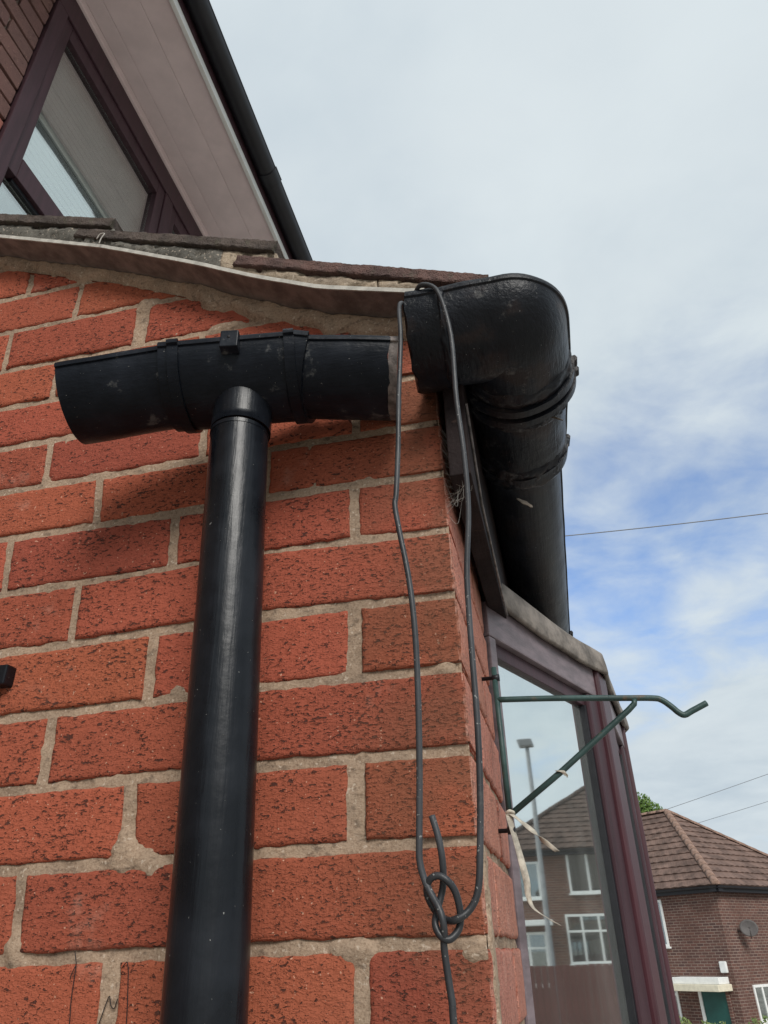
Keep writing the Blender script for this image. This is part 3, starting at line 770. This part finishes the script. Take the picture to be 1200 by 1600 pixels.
Rw = [(-.018, -.075, .680), (-.014, -.105, .686), (-.004, -.1270, .6845), (.0075, -.1305, .6800), (.0165, -.1310, .6660), (.0235, -.1315, .6280), (.0262, -.1295, .588), (.0252, -.128, .5225), (.0268, -.122, .4620), (.0255, -.115, .4065), (.0190, -.110, .3500), (.0173, -.108, .3089), (.0168, -.108, .2649), (.0164, -.108, .2191),
      (.0142, -.108, .1724), (.0104, -.108, .1297), (.0069, -.108, .1056), (.0004, -.109, .0938), (-.0090, -.1115, .0880), (-.0170, -.1060, .0880), (-.0235, -.1035, .0925), (-.0285, -.1045, .1010), (-.0292, -.1070, .1080), (-.0255, -.1100, .1135), (-.0195, -.1110, .1150),
      (-.0135, -.1105, .1115), (-.0092, -.1075, .1050), (-.0072, -.1050, .0950), (-.0072, -.1045, .0880), (-.0092, -.1055, .0815), (-.0150, -.1085, .0765), (-.0205, -.1100, .0785), (-.0240, -.1090, .0850), (-.0235, -.1045, .0930), (-.0205, -.1020, .1020), (-.0180, -.1030, .1110), (-.0168, -.1080, .1247), (-.0185, -.1095, .1394), (-.0226, -.1090, .1547)]
tube('strand', catmull(Rw, 8), CR, M['cable'], cb, 12)

# ================================================================== HANGING BASKET BRACKET
hb = empty('basket_bracket', (.0, .2, .17), 'dark green wire hanging-basket bracket bolted to the brick return beside the window', 'bracket')
r_ = .0034
tube('back_bar', [(.0105, .2, .366), (.0112, .2, .262), (.0118, .2, .178)], r_, M['green'], hb, 10)
tube('arm', catmull([(.0105, .2, .3262), (.08, .2, .3217), (.150, .2, .3155), (.186, .2, .3122), (.196, .2, .309), (.205, .2, .3005), (.2105, .2, .2940), (.2165, .2, .2905), (.226, .2, .2945), (.2425, .2, .3015)], 6), r_, M['green'], hb, 10)
tube('brace', [(.0125, .2, .1975), (.0743, .2, .2395), (.158, .2, .3010), (.1655, .2, .3075), (.1665, .2, .3125)], r_, M['green'], hb, 10)
for z in (.353, .1815): tube('bolt', [(-.006, .2, z), (.0075, .2, z), (.0076, .2, z), (.0165, .2, z)], [.0024, .0024, .0042, .0042], M['dark'], hb, 10)
def ribbon(name, pts, wd, m, parent=None, tw=2.0):
    P = catmull(pts, 6); vs = []; fs = []
    for i, p in enumerate(P):
        u = i / (len(P) - 1); a = tw * u + .6 * math.sin(u * 9); w = wd(u)
        s = Vector((math.cos(a), math.sin(a), .25 * math.sin(a * 2)))
        vs += [p - s * w, p + s * w * .1 + Vector((0, .001, .0004)), p + s * w]
    for i in range(len(P) - 1): fs += [(i * 3, i * 3 + 1, i * 3 + 4, i * 3 + 3), (i * 3 + 1, i * 3 + 2, i * 3 + 5, i * 3 + 4)]
    o = mesh(name, vs, fs, m, parent, True, tuple(P[0])); md = o.modifiers.new('thickness', 'SOLIDIFY'); md.thickness = .0005; return o
tp = empty('plastic_tie', (.0125, .2, .197), 'torn dirty white plastic strip tied round the foot of the green bracket', 'strip')
ribbon('tail', [(.0105, .196, .2005), (.0125, .195, .186), (.018, .196, .158), (.0225, .197, .131), (.0225, .197, .118), (.0265, .198, .106), (.040, .199, .096), (.052, .199, .0895)], lambda u: .0036 * (1 - u) ** .7 * (.75 + .5 * math.sin(u * 3.6)) + .0005, M['tape'], tp, 1.2)
ribbon('tail', [(.012, .195, .199), (.022, .196, .1905), (.033, .197, .181), (.044, .197, .170), (.058, .198, .158)], lambda u: .0022 + .0014 * math.sin(u * 3), M['tape'], tp, 2.6)
tube('knot', catmull([(.009, .196, .199), (.0125, .194, .2005), (.0165, .198, .199), (.0135, .204, .197), (.0095, .201, .1965), (.010, .195, .1985)], 5), .0019, M['tape'], tp, 8)
o = ribbon('tape_scrap', [(.0705, .1962, .2395), (.0748, .1955, .2385), (.0785, .1965, .2345), (.0795, .199, .2325)], lambda u: .0034 - .0018 * u, M['tape'], None, .7)
tag(o, 'small white scrap of tape on the diagonal brace of the bracket', 'tape')

# ================================================================== BOW WINDOW
bw = empty('bow_window', (.0, .326, -1.9), 'mahogany brown bow window with reflecting panes and a lead flashing on top', 'window')
ANG = [23, 7.7, -7.7, -23]; LEN = .432
P = Vector((0, YEND, 0)); CORN = [P.copy()]
for a in ANG: P = P + Vector((math.sin(R(a)), math.cos(R(a)), 0)) * LEN; CORN.append(P.copy())
ZT, ZB = .512, -.80
for i, a in enumerate(ANG):
    o_ = CORN[i]; e = Vector((math.sin(R(a)), math.cos(R(a)), 0)); nn = Vector((math.cos(R(a)), -math.sin(R(a)), 0)); z_ = Vector((0, 0, 1))
    def fb(name, s0, s1, n0, n1, z0, z1, m, bev=.0025): return obox(name, o_ + e * s0 + nn * n0 + z_ * z0, e * (s1 - s0), nn * (n1 - n0), z_ * (z1 - z0), m, bw, bev)
    s1 = .355
    fb('head_rail', .0, .398, -.06, .0, .458, ZT, M['upvc_head'])
    fb('sill_rail', .0, .398, -.06, .0, ZB, ZB + .065, M['upvc'])
    fb('window_stile', .0015, .021, -.06, -.001, ZB + .066, .4575, M['upvc'] if i else M['upvc_head'])
    fb('window_stile', s1, .3975, -.06, -.001, ZB + .066, .4575, M['upvc'], .005)
    fb('gasket', .021, s1, -.045, -.010, .436, .4578, M['upvc'], .001)
    fb('gasket', .3485, s1 - .0003, -.045, -.007, ZB + .066, .4358, M['gasket'], .001)
    fb('gasket', .0212, .0245, -.045, -.008, ZB + .066, .4358, M['gasket'], .0008)
    fb('pane', .0246, .3483, -.022, -.018, ZB + .066, .4359, M['glass'], 0)
    fb('pane', .0246, .3483, -.034, -.030, ZB + .066, .4359, M['glass'], 0)
for i in range(1, 4):
    am = R((ANG[i - 1] + ANG[i]) / 2); e = Vector((math.sin(am), math.cos(am), 0)); nn = Vector((math.cos(am), -math.sin(am), 0)); c = CORN[i]
    obox('corner_post', c - e * .0325 - nn * .058 + Vector((0, 0, ZB)), e * .065, nn * .0615, Vector((0, 0, ZT - ZB)), M['upvc_red'], bw, .006)
# dwarf wall below, and the lead on top
fo = [c + Vector((math.cos(R(g)), -math.sin(R(g)), 0)) * -.012 for c, g in zip(CORN, (23, 15, 0, -15, -23))]
vs = [(p.x, p.y, z) for z in (-1.9, ZB - .001) for p in fo] + [(-.02, CORN[-1].y, -1.9), (-.02, CORN[-1].y, ZB - .001), (-.02, YEND, -1.9), (-.02, YEND, ZB - .001)]
fs = [(i, i + 1, i + 6, i + 5) for i in range(4)] + [(4, 10, 11, 9), (10, 12, 13, 11), (5, 6, 7, 8, 9, 11, 13)]
mesh('dwarf_wall', vs, fs, M['wallA'], bw)
path = []
for i in range(4):
    for k in range(28):
        path.append((i, k / 28, CORN[i].lerp(CORN[i + 1], k / 28)))
path.append((3, 1.0, CORN[4]))
vs = []; fs = []; rows = 9
for idx, (i, u, p) in enumerate(path):
    a = ANG[i]
    if u > .85 and i < 3: a = ANG[i] + (ANG[i + 1] - ANG[i]) * (u - .85) / .3
    if u < .15 and i > 0: a = ANG[i] + (ANG[i - 1] - ANG[i]) * (.15 - u) / .3
    nn = Vector((math.cos(R(a)), -math.sin(R(a)), 0)); q = idx * .05
    dip = .010 * math.sin(math.pi * u) - .003 * math.sin(2 * math.pi * u) if i == 0 else .006 * math.sin(math.pi * u)
    cor = max(0, 1 - min(u, 1 - u) / .10) if (0 < idx < len(path) - 1 and (i > 0 or u > .5)) else 0
    zlo = ZT - .004 - dip * .3 + nz(q, 0, 0, 2.6) * .003; zhi = ZT + .044 - dip * .8 + nz(q, 4, 0, 1.8) * .003 - .006 * cor
    if i == 0 and u < .12: zlo += .030 * (1 - u / .12); zhi += .004 * (1 - u / .12)
    sec = [(.0035, zlo), (.0105 + .002 * nz(q, 2, 0, 3), zlo - .001), (.0125, zlo + .003), (.0112 + .002 * nz(q, 2, 1, 3), (zlo * .6 + zhi * .4)), (.0085 + .002 * nz(q, 6, 1, 3), zhi - .004), (.006, zhi), (-.02, zhi + .006), (-.06, zhi + .014), (-.09, zhi + .02)]
    for (d, z) in sec: vs.append(p + nn * (d + .004 * cor) + Vector((0, 0, z)))
for k in range(len(path) - 1):
    for j in range(rows - 1): fs.append((k * rows + j, (k + 1) * rows + j, (k + 1) * rows + j + 1, k * rows + j + 1))
fl = mesh('lead_flashing', vs, fs, M['lead'], bw, True, (0, YEND, ZT)); md = fl.modifiers.new('thickness', 'SOLIDIFY'); md.thickness = .0022
# the room behind the window
tag(box('room_ceiling', -1.29, -.02, .112, 2.1, .556, .575, M['room'], None, 0), kind='structure')
tag(box('room_end_wall', -1.29, .02, 2.07, 2.17, -1.9, .555, M['room'], None, 0), kind='structure')

# ================================================================== MAIN HOUSE (behind, above)
XW = -1.3; ZS = 3.139
mh = empty('main_house', (XW, 0, -1.9), 'old dark brick house behind the porch, with brown upper window and pink soffit', 'house')
WY0, WY1, WZ1 = .329, 2.45, ZS - .004
hw = box('house_wall', -1.55, XW - .012, -3.0, WY0 - .004, -1.9, ZS + .05, M['mortar_old'], mh, 0)
box('house_wall', -1.55, XW - .012, WY0 - .003, 6.0, -1.9, 1.55, M['mortar_old'], mh, 0)
box('house_wall', -1.55, XW - .012, WY1 + .003, 6.0, 1.551, ZS + .05, M['mortar_old'], mh, 0)
rb = random.Random(3)
for k in range(20):
    z0 = 1.545 + k * .0797; off = -.112 if k % 2 else 0
    y = WY0 - .006 + (0 if k % 2 == 0 else 0); first = True
    while y > -.55:
        L = (.1025 if (k % 2 and first) else .213); first = False
        v, f = box_vf(-.02, .002 + rb.uniform(-.002, .003), -L, 0, 0, .0665)
        v = [(a + rb.uniform(-.0012, .0012), b + rb.uniform(-.0025, .0025), c + rb.uniform(-.0022, .0022)) for a, b, c in v]
        o = bevelled('brick', v, f, M['brick_old2'] if rb.random() < .22 else M['brick_old'], None, .003, 2)
        o.parent = hw; o.location = Vector((XW, y, z0)) - hw.location - mh.location
        y -= L + .011
uw = empty('upper_window', (XW, WY0, 1.556)); uw.parent = mh; uw.location = Vector((XW, WY0, 1.556)) - mh.location
def ub(name, y0, y1, x0, x1, z0, z1, m, bev=.003): return box(name, XW + x0, XW + x1, y0, y1, z0, z1, m, uw, bev)
ub('head_rail', WY0, WY1, -.07, .012, 3.005, WZ1, M['upvc'], .004)
ub('window_frame', WY0, WY0 + .054, -.07, .012, 1.556, 3.0045, M['upvc'], .004)
ub('window_frame', 1.125, 1.19, -.07, .010, 1.556, 3.0045, M['upvc'], .004)
ub('window_frame', WY1 - .06, WY1, -.07, .012, 1.556, 3.0045, M['upvc'], .004)
for (a, b) in ((WY0 + .0545, 1.1245), (1.1905, WY1 - .0605)):
    ub('sash', a, a + .040, -.05, .004, 2.122, 3.0043, M['upvc']); ub('sash', b - .055, b, -.05, .004, 2.122, 3.0043, M['upvc'])
    ub('sash', a + .0402, b - .0552, -.05, .004, 2.930, 3.0042, M['upvc']); ub('transom', a + .0402, b - .0552, -.05, .005, 2.1225, 2.214, M['upvc'])
    ub('gasket', a + .0402, b - .0552, -.05, -.010, 2.108, 2.1222, M['gasket'], .001)
    ub('pane', a + .0405, b - .0555, -.022, -.018, 2.2142, 2.9298, M['glass_up'], 0)
    ub('pane', a + .0005, b - .0005, -.026, -.022, 1.62, 2.1078, M['glass_up'], 0)
    ub('sill_rail', a, b, -.05, .004, 1.556, 1.6198, M['upvc'])
for k in range(22): obox('blind_slat', (XW - .070, WY0 + .10, 2.268 + k * .0315), (.002, 0, .0230), (0, .75, 0), (-.002, 0, .001), M['white'], uw, 0)
tag(box('room_wall', -2.0, -1.98, -.2, 3.2, 1.4, 3.2, M['room'], None, 0), kind='structure')
# soffit boards, fascia, gutter
for (x0, x1) in ((-1.2995, -1.262), (-1.2610, -1.1982), (-1.1974, -1.0652), (-1.0644, -.9565)):
    box('soffit_board', x0, x1, -3.0, 6.0, ZS, ZS + .010, M['soffit'], mh, .0022)
box('soffit_board', -1.30, -.956, -3.0, 6.0, ZS + .0105, ZS + .016, M['soffit'], mh, 0)
box('soffit_trim', -1.299, -1.276, -3.0, 6.0, ZS - .010, ZS - .0005, M['soffit'], mh, .003)
box('fascia_board', -.956, -.938, -3.0, 6.0, ZS - .012, ZS + .21, M['white'], mh, .003)
box('fascia_lining', -.9375, -.931, -3.0, 6.0, ZS + .03, ZS + .20, M['upvc'], mh, 0)
hg = gutter_seg('gutter', (-.890, -3.0, ZS + .10), (-.890, 6.0, ZS + .10), .047, M['dark'], mh, n=30, wob=.0006)
gutter_seg('gutter_union', (-.890, 1.27, ZS + .10), (-.890, 1.34, ZS + .10), .0515, M['dark'], mh, n=2, th=.006)
for y in (-.6, .45, 2.3): gutter_seg('gutter_bracket', (-.890, y, ZS + .10), (-.890, y + .025, ZS + .10), .050, M['dark'], mh, n=2, th=.006)
vs = [(-.90, -3.1, ZS + .20), (-.90, 6.1, ZS + .20), (-5.2, 6.1, ZS + 3.2), (-5.2, -3.1, ZS + 3.2)]
o = mesh('roof', vs, [(0, 1, 2, 3)], M['tile_grey'], mh); md = o.modifiers.new('thickness', 'SOLIDIFY'); md.thickness = .04

# ================================================================== small black fitting at the left edge
cf = empty('cable_clip', (-.503, -.012, .34), 'small black fitting fixed to the wall at the left edge', 'clip')
box('clip_body', -.545, -.5005, -.016, .001, .328, .3505, M['black'], cf, .002)
tube('clip_screw', [(-.52, -.0225, .339), (-.52, -.018, .339)], .004, M['dark'], cf, 10)

# cobwebs between the fascia and the brick corner
vs = []; fs = []; rw = random.Random(5)
for k in range(34):
    z = rw.uniform(.47, .60); y = rw.uniform(-.02, .05)
    a = Vector((xcorner(z) - .001, max(.0, y * .5), z)); b = Vector((.004 + rw.uniform(0, .02), y, .505 + rw.uniform(-.012, .04)))
    mid = (a + b) / 2 + Vector((rw.uniform(0, .014), rw.uniform(-.012, .006), rw.uniform(-.03, .0)))
    v, f = tube_vf(catmull([a, mid, b], 5), .00014, 3); q = len(vs); vs += v; fs += [tuple(i + q for i in g) for g in f]
o = mesh('cobweb', vs, fs, M['web']); tag(o, 'fine cobweb threads between the brick corner and brown fascia', 'cobweb', None, 'stuff')

# ================================================================== FAR HOUSES
def hip_house(nm, label, c, ul, ur, Ll, Lr, z0, ze, rise, wallm, roofm, hipm, win, group='houses across the street'):
    c = Vector((*c, 0)); ul = Vector((*ul, 0)).normalized(); ur = Vector((*ur, 0)).normalized(); Z = Vector((0, 0, 1))
    h = empty(nm, (c.x, c.y, z0), label, 'house', group)
    rot = math.atan2(ur.y, ur.x)
    # walls: a box in its own axes
    me_v, me_f = box_vf(0, Lr, 0, Ll, 0, ze - z0)
    wl = bevelled('wall', me_v, me_f, wallm, h, 0); wl.rotation_euler = (0, 0, rot); wl.location = (0, 0, 0)
    ov = .28; A0 = c - ul * ov - ur * ov; Wl, Wr = Ll + 2 * ov, Lr + 2 * ov
    hip = Wr / 2; zr = ze + rise
    e00 = A0 + Z * ze; e10 = A0 + ur * Wr + Z * ze; e01 = A0 + ul * Wl + Z * ze; e11 = A0 + ur * Wr + ul * Wl + Z * ze
    r0 = A0 + ur * hip + ul * hip + Z * zr; r1 = A0 + ur * hip + ul * (Wl - hip) + Z * zr
    rf = mesh('roof', [e00, e10, e11, e01, r0, r1], [(0, 1, 4), (1, 2, 5, 4), (2, 3, 5), (3, 0, 4, 5), (0, 3, 2, 1)], roofm, h, False, tuple(e00 - Z * .0))
    # tile rows standing proud on the four slopes
    def slope(bl, br, tl, tr):
        L = ((bl + br) / 2 - (tl + tr) / 2).length; rows = max(4, int(L / .345)); nrm_ = (br - bl).cross(tl - bl).normalized()
        if nrm_.z < 0: nrm_ = -nrm_
        vs, fs = [], []
        for r in range(rows):
            u0, u1 = r / rows, min(1, (r + 1.12) / rows)
            p0, q0 = bl.lerp(tl, u0), br.lerp(tr, u0); p1, q1 = bl.lerp(tl, u1), br.lerp(tr, u1)
            nc = max(2, int((q0 - p0).length / .30)); sub = 4; b = len(vs)
            for i in range(nc * sub + 1):
                w = i / (nc * sub); hgt = .016 + .013 * math.sin(2 * math.pi * i / sub)
                bp, tp_ = p0.lerp(q0, w), p1.lerp(q1, w)
                vs += [bp - nrm_ * .005, bp + nrm_ * (hgt + .03), tp_ + nrm_ * .006]
            for i in range(nc * sub): fs += [(b + i * 3, b + i * 3 + 3, b + i * 3 + 4, b + i * 3 + 1), (b + i * 3 + 1, b + i * 3 + 4, b + i * 3 + 5, b + i * 3 + 2)]
        o = mesh('tile_rows', vs, fs, roofm, None, False, tuple(bl)); o.parent = rf; o.location = bl - rf.location - h.location; tag(o, kind='stuff')
    slope(e00, e10, r0, r0); slope(e01, e00, r1, r0); slope(e10, e11, r0, r1); slope(e11, e01, r1, r1)
    # hip and ridge tiles
    proto = None
    for (a, b) in ((e00, r0), (e10, r0), (r0, r1), (e01, r1), (e11, r1)):
        n = int((b - a).length / .40); d = (b - a) / n
        for i in range(n):
            if proto is None:
                vs, fs = [], []
                for q in (0, 1):
                    for k in range(9): t_ = math.pi * k / 8; vs.append((q * .41, math.cos(t_) * (.125 - .01 * q), math.sin(t_) * (.10 - .008 * q) - .01))
                fs = [(k, k + 1, k + 10, k + 9) for k in range(8)] + [tuple(range(8, -1, -1)), tuple(range(9, 18))]
                proto = mesh('ridge_tile', vs, fs, hipm, None, True, rel=True); o = proto
            else: o = proto.copy(); COL.objects.link(o)
            o.parent = rf; o.location = a + d * i + Z * .03 - rf.location - h.location
            o.rotation_euler = d.to_track_quat('X', 'Z').to_euler()
    for (a, b) in ((e00, e10), (e01, e00), (e10, e11), (e11, e01)):
        gd = (b - a).normalized(); o = gutter_seg('gutter', a - Z * .02, b - Z * .02, .06, M['dark'], h, n=1, wob=0)
        ins = (c + ur * Lr / 2 + ul * Ll / 2 - (a + b) / 2); ins.z = 0; ins.normalize()
        obox('fascia_board', a + ins * .06 - Z * .17, (b - a), ins * .22, Z * .155, M['dark'], h, 0)
    def window(side, s0, s1, za, zb, nl=2, tr=.3, door=None):
        e, n = (ul, -ur) if side == 'l' else (ur, -ul)
        org = c + e * s0 + Z * za; wd = s1 - s0; ht = zb - za
        w = empty('window', (0, 0, 0)); w.parent = h; w.location = org - h.location
        fw = .07
        def pc(name, a0, a1, b0, b1, d0, d1, m, bev=.006):
            o = obox(name, org + e * a0 + Z * b0 + n * d0, e * (a1 - a0), n * (d1 - d0), Z * (b1 - b0), m, w, bev)
        pc('frame', 0, wd, 0, fw, -.05, .035, M['white']); pc('frame', 0, wd, ht - fw, ht, -.05, .035, M['white'])
        pc('frame', 0, fw, fw, ht - fw, -.05, .034, M['white']); pc('frame', wd - fw, wd, fw, ht - fw, -.05, .034, M['white'])
        for k in range(1, nl): x = wd * k / nl; pc('mullion', x - .035, x + .035, fw, ht - fw, -.05, .033, M['white'])
        if tr: pc('transom', fw, wd - fw, ht * (1 - tr) - .03, ht * (1 - tr) + .03, -.05, .0325, M['white'])
        pc('pane', fw, wd - fw, fw, ht - fw, .006, .012, M['glass_far'], 0)
        pc('backing', fw, wd - fw, fw, ht - fw, .001, .004, M['gasket'], 0)
        pc('sill', -.05, wd + .05, -.05, -.001, .0, .09, M['white'])
    for w_ in win: window(*w_)
    return h, c, ul, ur
hA, cA, ulA, urA = hip_house('hipped_house', 'brown brick house with hipped tile roof seen right of the bow window', (4.11, 26.0), (-.755, .656), (.656, .755), 12, 7.0,
    -3.4, 1.62, 2.85, M['wallA'], M['roofA'], M['hip'],
    [('l', 1.98, 3.25, .06, 1.36, 2, 0), ('l', 2.0, 3.3, -2.15, -.78, 2, .3), ('l', 5.0, 6.3, .06, 1.3, 2, .3), ('r', .80, 1.70, -1.85, -.95, 2, 0), ('r', 4.2, 5.4, .0, 1.2, 2, .3)])
Zv = Vector((0, 0, 1))
def on_l(s, z, n=0.0): return cA + ulA * s + Zv * z - urA * n
def on_r(s, z, n=0.0): return cA + urA * s + Zv * z - ulA * n
obox('door', on_l(.38, -3.35, -.02), ulA * .80, -urA * .05, Zv * 2.25, M['doorgreen'], hA, .01)
obox('door_frame', on_l(1.181, -3.35, -.01), ulA * .10, -urA * .07, Zv * 2.25, M['white'], hA, .01)
obox('door_frame', on_l(.28, -3.35, -.01), ulA * .099, -urA * .07, Zv * 2.25, M['wallA'], hA, .01)
obox('canopy', on_l(.14, -1.07, 0), ulA * 1.95, -urA * .70, Zv * .17, M['cream'], hA, .015)
obox('canopy', on_l(.20, -.897, 0), ulA * 1.55, -urA * .52, Zv * .17, M['white'], hA, .015)
al = obox('alarm_box', on_l(.14, -.63, 0), ulA * .22, -urA * .09, Zv * .29, M['white'], None, .03); tag(al, 'white alarm box on the brown brick wall near the door canopy', 'alarm box')
ds = empty('satellite_dish', tuple(on_r(.72, .42, 0)), 'grey satellite dish on the red-brown gable side of the hipped house', 'dish')
vs, fs = [], []; ax = Vector((-.10, -1, .22)).normalized(); sx = ax.cross(Zv).normalized(); sy = sx.cross(ax)
cc = on_r(.78, .48, .34)
for i in range(6):
    r = .255 * i / 5
    for k in range(24): a = 2 * math.pi * k / 24; vs.append(cc + sx * r * math.cos(a) + sy * r * .9 * math.sin(a) + ax * (r * r * .7))
fs = [(i * 24 + k, i * 24 + (k + 1) % 24, (i + 1) * 24 + (k + 1) % 24, (i + 1) * 24 + k) for i in range(5) for k in range(24)]
o = mesh('reflector', vs, fs, M['dish'], ds, True, tuple(cc)); md = o.modifiers.new('thickness', 'SOLIDIFY'); md.thickness = .012
tube('arm', [cc - sy * .27, cc + ax * .30 - sy * .12], .015, M['dish'], ds, 8); tube('wall_bracket', [on_r(.72, .42, .0), on_r(.74, .40, .2), cc - ax * .01], .022, M['dish'], ds, 8)
# pale lichen spots on that roof
for (s, u, wl_) in ((1.9, .22, 'l'), (1.2, .06, 'l'), (.9, .30, 'r'), (1.1, .5, 'r')):
    pass

azB = R(47); DB = 27.0
cB0 = Vector((math.sin(azB) * DB, math.cos(azB) * DB)); tB = Vector((math.cos(azB), -math.sin(azB))); nB = Vector((math.sin(azB), math.cos(azB)))
cB = cB0 + tB * 1.9          # its right-hand front corner; the facade runs to the left from there
hB, cB3, ulB, urB = hip_house('semi_detached_house', 'brick house with white windows mirrored in the bow window pane', (cB.x, cB.y), (-tB.x, -tB.y), (nB.x, nB.y), 11.5, 7.4,
    -1.9, 2.95, 2.6, M['wallB'], M['roofB'], M['roofB'],
    [('l', .62, 1.50, 1.50, 2.62, 1, 0), ('l', 2.45, 3.75, 1.62, 2.85, 2, 0), ('l', 2.15, 3.75, -.35, 1.02, 3, .35), ('l', .35, 1.5, -.9, .55, 2, .3), ('l', 5.6, 7.0, 1.6, 2.85, 2, 0), ('l', 5.4, 7.2, -.35, 1.02, 3, .35)])
def on_b(s, z, n=0.0): return cB3 + ulB * s + Zv * z - urB * n
obox('canopy', on_b(.15, .72, 0), ulB * 1.6, -urB * .5, Zv * .16, M['white'], hB, .02)
# red timber fence and lamp post that the pane mirrors
fn = empty('timber_fence', tuple(Vector((math.sin(R(45)) * 15.5, math.cos(R(45)) * 15.5, -1.9))), 'dark red board fence mirrored low in the bow window pane', 'fence')
tF = Vector((math.cos(R(46)), -math.sin(R(46)), 0)); pF = Vector((math.sin(R(46)) * 15.5, math.cos(R(46)) * 15.5, -1.9)); nF = Vector((math.sin(R(46)), math.cos(R(46)), 0))
pb = None
for i in range(34):
    s = -3.2 + i * .125
    if pb is None:
        v, f = box_vf(0, .118, 0, .02, 0, 1.72); pb = bevelled('board', v, f, M['fence'], fn, .004, 1); o = pb
    else: o = pb.copy(); COL.objects.link(o)
    o.location = pF + tF * s + Vector((0, 0, random.uniform(-.01, .01))) - fn.location; o.rotation_euler = (0, 0, -R(46))
for i in range(3): obox('post', pF + tF * (-3.25 + i * 2.12) + nF * .025, tF * .1, nF * .1, Zv * 1.8, M['fence'], fn, .004)
lp = empty('street_lamp', tuple(Vector((math.sin(R(47.3)) * 17, math.cos(R(47.3)) * 17, -1.9))), 'tall grey street lamp mirrored in the upper bow window pane', 'street lamp')
L0 = Vector((math.sin(R(47.3)) * 17, math.cos(R(47.3)) * 17, 0))
tube('pole', [L0 + Zv * -1.9, L0 + Zv * -.5, L0 + Zv * -.49, L0 + Zv * 4.2], [.09, .09, .06, .045], M['grey'], lp, 12)
obox('lamp_head', L0 + Zv * 4.12 - tF * .17 - nF * .12, tF * .34, nF * .24, Zv * .17 + tF * .05, M['grey'], lp, .03)

# ================================================================== WIRES, TREE, SHRUBS
def wire(a, b, r, label, sag=.15):
    a, b = Vector(a), Vector(b); P = [a.lerp(b, i / 14) - Zv * sag * math.sin(math.pi * i / 14) for i in range(15)]
    o = tube('overhead_wire', P, r, M['wire'], None, 6); tag(o, label, 'wire', 'overhead wires'); return o
def pol(az, el, y): return (.074 + y * math.tan(R(az)), -.675 + y, .069 + y / math.cos(R(az)) * math.tan(R(el)))
wire(pol(-9, 28.1, 9), pol(27, 25.1, 9), .0068, 'single thin wire crossing the blue gap beside the gutter', .05)
wire(pol(2, 6.9, 42), pol(20, 11.1, 40), .013, 'upper of two faint wires above the far hipped roof', .05)
wire(pol(4, 6.1, 44), pol(21, 9.6, 40), .011, 'lower of two faint wires above the far hipped roof', .05)

def foliage(name, centres, n, size, m, parent, sd, loc):
    rr = random.Random(sd); vs, fs = [], []
    for i in range(n):
        c, r = rr.choice(centres); d = Vector((rr.gauss(0, 1), rr.gauss(0, 1), rr.gauss(0, 1))).normalized() * r * rr.random() ** .45
        p = Vector(c) + d; a = Vector((rr.gauss(0, 1), rr.gauss(0, 1), rr.gauss(0, 1))).normalized(); b = a.orthogonal().normalized(); s = size * rr.uniform(.6, 1.3)
        k = len(vs); vs += [p - a * s, p + b * s * .5, p + a * s, p - b * s * .5]; fs.append((k, k + 1, k + 2, k + 3))
    return mesh(name, vs, fs, m, parent, False, loc)
tx_, ty_ = 4.1, 46.0; tz_ = ground_z(tx_, ty_) + .0
tr = empty('tree', (tx_, ty_, tz_), 'bright green tree top showing behind the far roof ridge', 'tree')
tube('trunk', [(tx_, ty_, tz_), (tx_ + .1, ty_, tz_ + 3), (tx_ - .1, ty_, tz_ + 6), (tx_, ty_, tz_ + 10)], [.28, .22, .15, .05], M['bark'], tr, 10)
for (dx, dy, dz) in ((1.4, .3, 8.2), (-1.5, .2, 7.8), (.4, 1.3, 8.8), (-.3, -1.2, 8.0)): tube('limb', [(tx_, ty_, tz_ + 5), (tx_ + dx * .5, ty_ + dy * .5, tz_ + 5 + (dz - 5) * .6), (tx_ + dx, ty_ + dy, tz_ + dz)], [.1, .07, .03], M['bark'], tr, 7)
foliage('crown', [((tx_ + dx, ty_ + dy, tz_ + dz), r) for dx, dy, dz, r in ((0, 0, 10.3, .8), (-.7, .2, 9.7, .9), (.5, -.3, 9.8, .8), (0, 0, 9.2, 1.0), (.8, .3, 8.6, 1.1), (-1.2, .2, 8.2, 1.3), (.6, 1.0, 8.9, 1.0), (-.3, -1.1, 8.2, 1.2), (1.4, .2, 7.8, .9), (0, 0, 7.4, 1.6))], 9000, .11, M['leaf'], tr, 4, (tx_, ty_, tz_ + 8))
for i, (az, D, hgt, w, lab) in enumerate(((5.75, 21.0, 1.72, .42, 'tall pale-leaved shrub at the lower left of the far house'), (6.9, 21.5, 1.62, .34, 'slender shrub in front of the far house wall'), (7.7, 21.0, 1.55, .40, 'bushy shrub in front of the green door'), (9.9, 22.0, 1.70, .38, 'yellowing shrub below the small window of the far house'))):
    x, y = math.tan(R(az)) * D, D - .67; z = ground_z(x, y); sh = empty('shrub', (x, y, z), lab, 'shrub', 'garden shrubs by the far house')
    for k in range(4): tube('stem', [(x, y, z), (x + random.uniform(-.5, .5) * w, y + random.uniform(-.5, .5) * w, z + (hgt + .14) * .8)], [.02, .008], M['bark'], sh, 5)
    foliage('leaves', [((x + random.uniform(-1, 1) * w * .6, y + random.uniform(-1, 1) * w * .6, z + (hgt + .14) * f), w * .6) for f in (.35, .5, .65, .8, .92, .75, .85)], 1500, .045, M['leaf2'], sh, 20 + i, (x, y, z))
